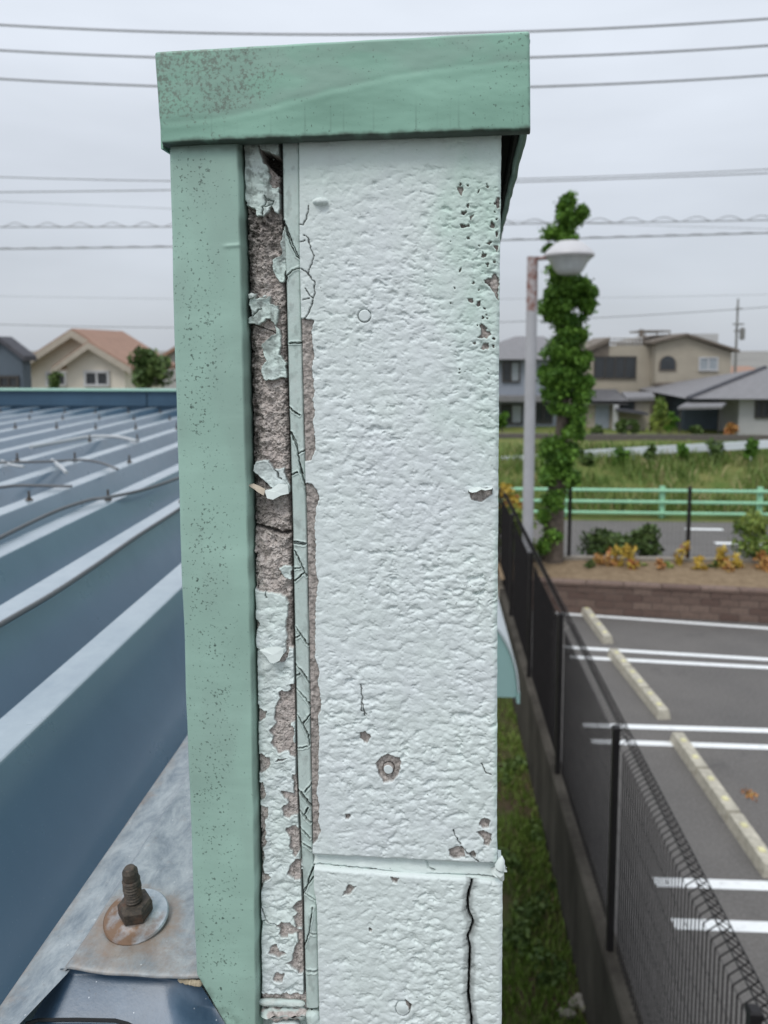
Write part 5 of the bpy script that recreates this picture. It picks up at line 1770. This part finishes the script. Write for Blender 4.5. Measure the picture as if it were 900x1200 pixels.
for k, (u, vt, vb_, hw) in enumerate([(640, 527, 552, 12), (686, 528, 553, 11), (727, 524, 550, 10), (761, 523, 546, 9), (801, 520, 545, 11), (841, 517, 544, 13), (878, 514, 541, 11)]):
    plant('meadow_bush', u, vt, vb_, hw, YW - 0.7, M['leaf_dark'] if k % 2 else M['leaf'], ['leftmost small bush below the white barrier, partly behind the narrow tree', 'small bush below the white barrier just right of the narrow tree', 'small bush below the white barrier in front of the annex', 'small bush below the white barrier in front of the light green garden tree', 'small bush below the white barrier in front of the porch', 'widest small bush below the white barrier, second from the right', 'rightmost small bush below the white barrier'][k], 'bush', 420, 0.07, 60 + k, 7, False, 'bushes along the white barrier')

# ================================================================== HOUSES
def rect(mb, u0, v0_, u1, v1_, Y, d, off=0.0):
    a, b = gy(u0, v1_, Y), gy(u1, v0_, Y)
    mb.box((a[0], Y - off, a[2]), (b[0], Y - off + d, b[2]))


def window(parent, u0, v0_, u1, v1_, Y, glass='glass', fr='frame', n=2, name='window'):
    a, b = gy(u0, v1_, Y), gy(u1, v0_, Y)
    fw = 0.07
    mb = MB()
    x0, x1, z0, z1 = a[0], b[0], a[2], b[2]
    y0, y1 = Y - 0.06, Y + 0.04
    mb.box((x0 - fw, y0, z1), (x1 + fw, y1, z1 + fw))
    mb.box((x0 - fw, y0 - 0.04, z0 - fw), (x1 + fw, y1, z0))
    mb.box((x0 - fw, y0, z0), (x0, y1, z1))
    mb.box((x1, y0, z0), (x1 + fw, y1, z1))
    for k in range(1, n):
        x = x0 + (x1 - x0) * k / n
        mb.box((x - 0.03, y0 + 0.01, z0), (x + 0.03, y1, z1))
    w_ = mb.build(name, M[fr], parent)
    for k in range(n):
        mb = MB()
        xa_, xb__ = x0 + (x1 - x0) * k / n + 0.032 * (k > 0), x0 + (x1 - x0) * (k + 1) / n - 0.032 * (k < n - 1)
        mb.box((xa_, Y - 0.02, z0), (xb__, Y + 0.01, z1))
        g = glass if isinstance(glass, str) else glass[k % len(glass)]
        mb.build('pane', M[g], w_)
    return w_


def arch(parent, u, v0_, v1_, hw, Y):
    c, t_ = gy(u, v1_, Y), gy(u, v0_, Y)
    r = hw / F * Y
    def outline(r, y, zb):
        zs = t_[2] - r
        return [(c[0] - r, y, zb), (c[0] + r, y, zb)] + [(c[0] + r * math.cos(a), y, zs + r * math.sin(a)) for a in np.linspace(0, math.pi, 11)]
    mb = MB()
    mb.prism(outline(r + 0.08, Y - 0.05, c[2] - 0.08), (0, 0.06, 0))
    w_ = mb.build('arched_window', M['trimwood'], parent)
    mb = MB()
    mb.prism(outline(r, Y - 0.07, c[2]), (0, 0.03, 0))
    mb.build('pane', M['glass'], w_)


def gable(mb, x0, x1, xp_, ze, zp, y0, y1, ov=0.35, th=0.16):
    """gable roof with its ridge running away from the camera"""
    for xe, sgn in ((x0, -1), (x1, 1)):
        sl = (zp - ze) / (xp_ - xe)
        xe2 = xe + sgn * ov
        ze2 = zp - sl * (xp_ - xe2)
        mb.add([(xp_, y0 - ov, zp), (xe2, y0 - ov, ze2), (xe2, y1 + ov, ze2), (xp_, y1 + ov, zp), (xp_, y0 - ov, zp + th), (xe2, y0 - ov, ze2 + th), (xe2, y1 + ov, ze2 + th), (xp_, y1 + ov, zp + th)],
               [(0, 1, 2, 3), (7, 6, 5, 4), (0, 4, 5, 1), (1, 5, 6, 2), (2, 6, 7, 3), (3, 7, 4, 0)])

# left: cream house with terracotta roof
YE = 24.0
he = empty('cream_house', (gy(90, 460, YE)[0], YE, 0), 'cream gabled house with terracotta tiled roof beyond the far parapet', 'house')
L0, R0, pk, lv = gy(36, 427, YE), gy(150, 431, YE), gy(91, 391, YE), gy(36, 427, YE)
zeL = lv[2]
mb = MB()
Yb = YE + 3.2
mb.prism([(L0[0], YE, 0), (R0[0], YE, 0), (R0[0], YE, zeL), (pk[0], YE, pk[2]), (L0[0], YE, zeL)], (0, Yb - YE, 0))
mb.build('wall', M['h_cream'], he)
mb = MB()
gable(mb, L0[0], R0[0], pk[0], zeL + 0.02, pk[2] + 0.02, YE, Yb, 0.4, 0.14)
rf = mb.build('roof', M['tile_red'], he)
mb = MB()
for xe, s_ in ((L0[0], -1), (R0[0], 1)):
    sl = (pk[2] - zeL) / (pk[0] - xe)
    xe2 = xe + s_ * 0.42
    z2 = pk[2] - sl * (pk[0] - xe2)
    mb.prism([(pk[0], YE - 0.46, pk[2] - 0.12), (xe2, YE - 0.46, z2 - 0.12), (xe2, YE - 0.46, z2 + 0.1), (pk[0], YE - 0.46, pk[2] + 0.1)], (0, 0.05, 0))
mb.build('fascia', M['fascia'], rf)
# front wing gable
Yw = YE - 1.6
a, b, c = gy(78, 427, Yw), gy(146, 429, Yw), gy(109, 405, Yw)
mb = MB()
mb.prism([(a[0], Yw, 0), (b[0], Yw, 0), (b[0], Yw, a[2]), (c[0], Yw, c[2]), (a[0], Yw, a[2])], (0, 1.58, 0))
mb.build('wing_wall', M['h_cream'], he)
mb = MB()
gable(mb, a[0], b[0], c[0], a[2] + 0.02, c[2] + 0.02, Yw, YE + 1.0, 0.3, 0.12)
rf2 = mb.build('wing_roof', M['tile_red'], he)
mb = MB()
for xe, s_ in ((a[0], -1), (b[0], 1)):
    sl = (c[2] - a[2]) / (c[0] - xe)
    xe2 = xe + s_ * 0.32
    z2 = c[2] - sl * (c[0] - xe2)
    mb.prism([(c[0], Yw - 0.35, c[2] - 0.1), (xe2, Yw - 0.35, z2 - 0.1), (xe2, Yw - 0.35, z2 + 0.09), (c[0], Yw - 0.35, c[2] + 0.09)], (0, 0.045, 0))
mb.build('fascia', M['fascia'], rf2)
window(he, 102, 437, 126, 450, Yw, 'glass', 'frame_w', 2)
window(he, 57, 438, 76, 450, YE, 'glass', 'frame_w', 2)
# far left dark house
YD = 21.0
hd_ = empty('slate_house', (gy(0, 460, YD)[0], YD, 0), 'dark slate blue gabled house at the left edge beyond the roof', 'house')
a, b, c = gy(-30, 420, YD), gy(26, 420, YD), gy(1, 401, YD)
mb = MB()
mb.prism([(a[0], YD, 0), (b[0], YD, 0), (b[0], YD, a[2]), (c[0], YD, c[2]), (a[0], YD, a[2])], (0, 0.45, 0))
mb.build('wall', M['h_dkblue'], hd_)
mb = MB()
gable(mb, a[0], b[0], c[0], a[2] + 0.02, c[2] + 0.02, YD, YD + 0.45, 0.12, 0.14)
mb.build('roof', M['tile_dark'], hd_)
window(hd_, 2, 443, 20, 452, YD, 'glass', 'frame', 2)
plant('loose_tree', 178, 410, 462, 24, 17.0, M['leaf_dark'], 'loose leafy tree beside the cream house, left of the parapet', 'tree', 1100, 0.08, 71, 12)
plant('loose_tree', 66, 436, 464, 10, 16.0, M['leaf_dark'], 'small leafy tree in front of the cream house window', 'tree', 220, 0.06, 72, 6)
hb_ = empty('orange_roof_house', gy(202, 470, 30.0), 'orange roofed house half hidden by the loose tree and green trim', 'house')
mb = MB()
a, b, c = gy(190, 422, 30.0), gy(260, 422, 30.0), gy(225, 400, 30.0)
mb.prism([(a[0], 30, 0), (b[0], 30, 0), (b[0], 30, a[2]), (c[0], 30, c[2]), (a[0], 30, a[2])], (0, 6, 0))
mb.build('wall', M['h_white'], hb_)
mb = MB()
gable(mb, a[0], b[0], c[0], a[2] + 0.02, c[2] + 0.02, 30, 36, 0.3, 0.15)
mb.build('roof', M['tile_red'], hb_)

# right: blue grey house beside the parapet
YA2 = 36.0
ha = empty('blue_grey_house', (gy(600, 510, YA2)[0], YA2, 0.5), 'blue grey two storey house with grey roof between parapet and lamp pole', 'house')
z_e = gy(600, 421, YA2)[2]
xa_, xb__ = gy(552, 450, YA2)[0], gy(660, 450, YA2)[0]
mb = MB()
mb.box((xa_, YA2, 0.3), (xb__, YA2 + 7, z_e))
mb.build('wall', M['h_blue'], ha)
zp_ = gy(609, 394, YA2 + 3.5)[2]
xm = gy(609, 394, YA2 + 3.5)[0]
mb = MB()
o1 = 0.5
mb.add([(xa_ - o1, YA2 - o1, z_e + 0.005), (xb__ + o1, YA2 - o1, z_e + 0.005), (xb__ + o1, YA2 + 7 + o1, z_e + 0.005), (xa_ - o1, YA2 + 7 + o1, z_e + 0.005), (xm - 0.2, YA2 + 3.5, zp_), (xm + 1.2, YA2 + 3.5, zp_)],
       [(0, 1, 2, 3), (0, 1, 5, 4), (1, 2, 5), (2, 3, 4, 5), (3, 0, 4)])
mb.build('roof', M['tile_grey'], ha)
mb = MB()
rect(mb, 550, 463, 650, 469, YA2, 0.9, 0.9)
mb.build('lower_roof', M['tile_grey'], ha)
window(ha, 590, 425, 608, 446, YA2, ('glass', 'curtain'), 'frame', 2)
window(ha, 588, 475, 611, 495, YA2, ('glass', 'curtain'), 'frame', 2)
window(ha, 628, 472, 646, 494, YA2, 'glass', 'frame', 2)

# right: big beige house
YH = 40.0
hb = empty('beige_house', (gy(770, 505, YH)[0], YH, 0.5), 'large beige two storey house with arched windows and roof terrace', 'house')
mb = MB()
rect(mb, 686, 405, 768, 512, YH, 8, 0)
mb.build('terrace_block_wall', M['h_beige'], hb)
YH2 = YH - 0.9
xl2, xr2 = gy(768, 440, YH2)[0], gy(856, 440, YH2)[0]
zl2, zr2, zp2 = gy(768, 403, YH2)[2], gy(856, 413, YH2)[2], gy(803, 394, YH2)[2]
xp2 = gy(803, 394, YH2)[0]
zmid = gy(800, 450, YH2)[2]
mb = MB()
mb.prism([(xl2, YH2, zmid), (xr2, YH2, zmid), (xr2, YH2, zr2), (xp2, YH2, zp2), (xl2, YH2, zl2)], (0, 8.5, 0))
mb.build('upper_wall', M['h_beige'], hb)
mb = MB()
mb.box((xl2 + 0.05, YH2 + 0.35, 0.3), (xr2 - 0.05, YH2 + 8.4, zmid - 0.003))
mb.build('ground_floor_wall', M['h_beige'], hb)
mb = MB()
rect(mb, 766, 448.5, 858, 451.5, YH2, 0.12, 0.08)
mb.build('floor_band', M['trimwood'], hb)
mb = MB()
gable(mb, xl2, xr2, xp2, zl2 + 0.01, zp2 + 0.01, YH2, YH2 + 8.5, 0.25, 0.22)
mb2 = MB()
for (xe, ze) in ((xl2, zl2), (xr2, zr2)):
    s_ = 1 if xe > xp2 else -1
    mb2.prism([(xp2, YH2 - 0.3, zp2 + 0.02), (xe + s_ * 0.3, YH2 - 0.3, ze + 0.0), (xe + s_ * 0.3, YH2 - 0.3, ze + 0.13), (xp2, YH2 - 0.3, zp2 + 0.15)], (0, 8.8, 0))
mb2.build('roof', M['trimwood'], hb)
mb = MB()
a, b = gy(686, 411, YH), gy(714, 398, YH)
mb.prism([(a[0], YH - 0.2, a[2] - 0.1), (b[0], YH - 0.2, b[2] - 0.1), (b[0], YH - 0.2, b[2] + 0.12), (a[0], YH - 0.2, a[2] + 0.12)], (0, 4, 0))
mb.prism([(a[0] + 0.02, YH - 0.02, a[2] - 0.3), (b[0], YH - 0.02, a[2] - 0.3), (b[0], YH - 0.02, b[2] - 0.12), (a[0] + 0.02, YH - 0.02, a[2] - 0.12)], (0, 3.8, 0))
mb.build('lean_to_roof', M['trimwood'], hb)
window(hb, 697, 419, 744, 442, YH, ('glass', 'glass', 'glass', 'glass'), 'frame', 4)
window(hb, 820, 420, 840, 433, YH2, ('curtain', 'curtain'), 'frame_w', 2)
arch(hb, 782, 417, 433, 8, YH2)
arch(hb, 779, 460, 476, 4.5, YH2 + 0.35)
arch(hb, 798, 459, 475, 4.5, YH2 + 0.35)
mb = MB()
for k in range(10):
    u = 714 + 4.2 * k
    a = gy(u, 405, YH + 0.3); b = gy(u, 396, YH + 0.3)
    mb.tube([a, b], 0.03, 4, False)
a, b = gy(713, 396, YH + .3), gy(752, 396, YH + .3)
mb.tube([a, b], 0.04, 4)
a, b = gy(713, 400.5, YH + .3), gy(752, 400.5, YH + .3)
mb.tube([a, b], 0.025, 4)
mb.build('terrace_railing', M['frame_w'], hb)
mb = MB()
rect(mb, 750, 386, 754.5, 405, YH + 0.5, 0.3)
mb.build('terrace_post', M['trimwood'], hb)
mb = MB()
rect(mb, 755, 387, 786, 389, YH + 0.6, 3.0)
for u in (756, 770, 785):
    rect(mb, u - .6, 389.3, u + .6, 404, YH + 0.6, 0.1)
mb.build('roof_frame', M['trimwood'], hb)
mb = MB()
rect(mb, 815, 391, 842, 408, YH + 3, 2)
mb.build('water_tank_screen', M['h_white'], hb)
# annex in front of it with a grey roof, shutter and white post
YX = 35.5
hx = empty('grey_roofed_annex', (gy(725, 510, YX)[0], YX, 0.5), 'low annex with grey roof and shutter door right of the narrow tree', 'house')
mb = MB()
rect(mb, 688, 469, 762, 512, YX, 4)
mb.build('wall', M['h_beige'], hx)
a, b, c, d = gy(682, 470, YX - 0.5), gy(736, 470, YX - 0.5), gy(722, 456, YX + 2.2), gy(686, 456, YX + 2.2)
mb = MB()
mb.add([a, b, c, d, (a[0], a[1], a[2] - 0.15), (b[0], b[1], b[2] - 0.15)], [(0, 1, 2, 3), (4, 5, 1, 0)])
mb.prism([a, b, c, d], (0, 0, -0.12))
mb.build('roof', M['tile_grey'], hx)
a, b, c, d = gy(734, 466, YX - 0.3), gy(768, 465, YX - 0.3), gy(764, 459, YX + 2.2), gy(728, 459, YX + 2.2)
mb = MB()
mb.prism([a, b, c, d], (0, 0, -0.15))
mb.build('side_roof', M['tile_grey'], hx)
mb = MB()
rect(mb, 697, 473, 714, 505, YX, 0.05, 0.05)
mb.build('shutter_door', M['door_grey'], hx)
mb = MB()
rect(mb, 715.5, 471, 722, 505, YX, 0.2, 0.5)
mb.build('white_post', M['frame_w'], hx)
mb = MB()
a, b = gy(724, 482, YX - 1.0), gy(760, 487, YX - 1.0)
mb.prism([(a[0], YX - 1.0, a[2]), (b[0], YX - 1.0, b[2]), (b[0], YX - 1.0, b[2] + 0.12), (a[0], YX - 1.0, a[2] + 0.12)], (0, 0.95, 0))
mb.build('door_canopy', M['tile_dark'], hx)
window(hx, 727, 472, 742, 480, YX, 'glass', 'frame', 1)
# right: hip roofed house at the edge
YC = 33.0
hc = empty('hip_roof_house', (gy(880, 508, YC)[0], YC, 0.5), 'single storey house with broad grey hip roof at the right edge', 'house')
xa_, xb__ = gy(814, 470, YC)[0], gy(1010, 470, YC)[0]
zE, zR = gy(850, 467.5, YC - 0.6)[2], gy(895, 431, YC + 3.2)[2]
mb = MB()
xw0 = gy(866, 480, YC)[0]
mb.box((xw0, YC, 0.3), (xb__, YC + 7, zE))
mb.build('wall', M['h_white'], hc)
mb = MB()
mb.box((xa_ + 0.3, YC + 2.2, 0.3), (xw0 - 0.005, YC + 7, zE - 0.002))
mb.build('porch_wall', M['h_dkblue'], hc)
mb = MB()
x1_, x2_ = gy(806, 467, YC - 0.6)[0], xb__ + 0.6
rxa, rxb = gy(897, 431, YC + 3.2)[0], x2_ - 2.5
mb.add([(x1_, YC - 0.6, zE), (x2_, YC - 0.6, zE), (x2_, YC + 7.6, zE), (x1_, YC + 7.6, zE), (rxa, YC + 3.2, zR), (rxb, YC + 3.2, zR)],
       [(3, 2, 1, 0), (0, 1, 5, 4), (1, 2, 5), (2, 3, 4, 5), (3, 0, 4)])
rf = mb.build('roof', M['tile_grey'], hc)
mb = MB()
mb.tube([(x1_, YC - 0.6, zE + 0.03), (rxa, YC + 3.2, zR + 0.03)], 0.09, 6)
mb.build('hip_ridge', M['tile_dark'], rf)
mb = MB()
a, b, c, d = gy(794, 477, YC - 1.6), gy(846, 476, YC - 1.6), gy(852, 470.5, YC - 0.2), gy(806, 470.5, YC - 0.2)
mb.prism([a, b, c, d], (0, 0, -0.1))
mb.build('porch_roof', M['tile_grey'], hc)
for u in (797, 843):
    mb = MB()
    rect(mb, u - 1.2, 477.5, u + 1.2, 508, YC - 1.5, 0.1)
    mb.build('porch_post', M['frame'], hc)
mb = MB()
rect(mb, 846, 474, 862, 507, YC + 2.1, 0.08, 0.0)
mb.build('door', M['frame'], hc)
window(hc, 886, 471, 900, 488, YC, 'glass', 'frame', 2)
YQ = 58.0
hq = empty('brown_roof_house', gy(855, 450, YQ), 'far house with reddish brown roof beside the utility pole', 'house')
a, b = gy(838, 441, YQ), gy(905, 441, YQ)
zq, zq2 = a[2], gy(850, 429, YQ + 3)[2]
mb = MB()
mb.box((a[0], YQ, 0), (b[0], YQ + 6, zq))
mb.build('wall', M['h_cream'], hq)
mb = MB()
mb.add([(a[0] - .4, YQ - .4, zq + .01), (b[0] + .4, YQ - .4, zq + .01), (b[0] + .4, YQ + 6.4, zq + .01), (a[0] - .4, YQ + 6.4, zq + .01), (a[0] + .5, YQ + 3, zq2), (b[0] - .5, YQ + 3, zq2)], [(3, 2, 1, 0), (0, 1, 5, 4), (1, 2, 5), (2, 3, 4, 5), (3, 0, 4)])
mb.build('roof', M['tile_red'], hq)
# garden wall and shrubs in front of the houses
gw = empty('garden_wall', gy(740, 512, 31.0), 'low brown garden wall in front of the houses', 'garden wall')
mb = MB()
rect(mb, 560, 511, 1000, 526, 31.0, 0.2)
mb.build('wall', M['mortar'], gw)
for k, (u, vt, vb_, hw, Y_, m_, lb_) in enumerate([(772, 466, 512, 15, 31.8, 'leaf_lime', 'tall light green garden tree before the beige house'), (786, 482, 512, 8, 31.6, 'leaf', 'green garden bush right of the light green garden tree'), (727, 492, 512, 8, 31.7, 'leaf_dark', 'dark garden bush in front of the annex'),
                                                  (742, 492, 512, 6, 31.7, 'leaf_dark', 'slim dark garden bush beside the light green garden tree'), (816, 500, 513, 7, 31.7, 'leaf_dark', 'low green bush by the porch post'), (854, 497, 512, 8, 31.7, 'leaf_red', 'brownish bush by the porch door'),
                                                  (588, 484, 506, 7, 32.0, 'leaf', 'green bush at the foot of the blue grey house'), (699, 500, 514, 9, 31.5, 'leaf_dark', 'dark bush at the left end of the annex')]):
    plant('garden_bush', u, vt, vb_, hw, Y_, M[m_], lb_, 'bush', 520, 0.09, 90 + k, 8, True, 'bushes before the houses')

# ================================================================== UTILITY POLE AND OVERHEAD WIRES
YP = 52.0
up = empty('utility_pole', (gy(862, 450, YP)[0], YP, 0), 'utility pole with crossarms and transformer behind the hip roofed house', 'utility pole')
xq = gy(862, 420, YP)[0]
mb = MB()
mb.tube([(xq, YP, 0), (xq, YP, gy(862, 350, YP)[2])], [0.11, 0.055], 10)
mb.build('pole', M['pole_conc'], up, True)
for v, w_ in ((362, 3.5), (380, 5.5), (388, 4)):
    z = gy(862, v, YP)[2]
    mb = MB()
    mb.box((xq - w_ / F * YP, YP - 0.2, z - 0.05), (xq + w_ / F * YP * 1.2, YP - 0.13, z + 0.05))
    mb.build('crossarm', M['pole_conc'], up)
z = gy(868, 392, YP)[2]
mb = MB()
mb.lathe([(0.1, -0.45), (0.16, -0.4), (0.16, 0.3), (0.08, 0.35)], 12, (xq + 0.32, YP - 0.1, z + 0.1))
mb.build('transformer', M['pole_conc'], up, True)


def wire(pts, Y, r, label, coil=None):
    co = np.polyfit([p[0] for p in pts], [p[1] for p in pts], 2 if len(pts) > 2 else 1)
    us = np.linspace(-250, 1150, 50)
    P = [gy(u, float(np.polyval(co, u)), Y) for u in us]
    mb = MB()
    mb.tube(P, r, 6)
    if coil:
        cr_, step, sc_ = coil
        u = -40.0
        Q = []
        k = 0
        while u < 940:
            a = gy(u, float(np.polyval(co, u)), Y)
            th = k * math.pi / 5
            Q.append((a[0], a[1] + cr_ * math.sin(th), a[2] + cr_ * (1 - math.cos(th)) * 0.9))
            u += step / 10
            k += 1
        mb.tube(Q, sc_, 4, False)
    b = P[0]
    o = link('overhead_wire', mb.mesh('overhead_wire', M['wire'], True, b), None, b)
    tag(o, label, 'wire', 'overhead wires')
wire([(0, 29), (220, 38.5), (620, 36.5), (900, 22)], 26.0, 0.034, 'topmost of the three thick overhead wires above the coping')
wire([(0, 59.5), (180, 66), (622, 68), (900, 53)], 26.0, 0.034, 'middle of the three thick overhead wires at the top of the sky')
wire([(0, 92.5), (180, 100.5), (622, 102), (900, 88)], 26.0, 0.034, 'lowest of the three thick overhead wires, level with the coping')
wire([(0, 208), (197, 211), (610, 210.5), (900, 198)], 38.0, 0.026, 'upper of the pair of thin wires just below the coping level')
wire([(0, 225), (197, 223), (610, 213), (900, 203)], 38.0, 0.030, 'lower of the pair of thin wires just below the coping level')
wire([(0, 236), (197, 244), (500, 256), (900, 268)], 60.0, 0.018, 'faint thin wire sloping down to the right above the coiled cable')
wire([(0, 266), (197, 266), (590, 262.5), (900, 258)], 34.0, 0.026, 'overhead cable with a hanging spiral coil, level with the tree top', (0.11, 38, 0.018))
wire([(0, 291.5), (200, 289.5), (590, 281), (900, 273)], 34.0, 0.034, 'thick overhead cable below the coiled cable', (0.03, 30, 0.012))
wire([(0, 347), (200, 350), (700, 349), (900, 345)], 70.0, 0.018, 'faint thin wire low in the sky above the house roofs')
wire([(0, 380), (200, 384), (690, 373), (862, 361), (900, 361)], 52.0, 0.03, 'lowest overhead wire, leading to the utility pole top')
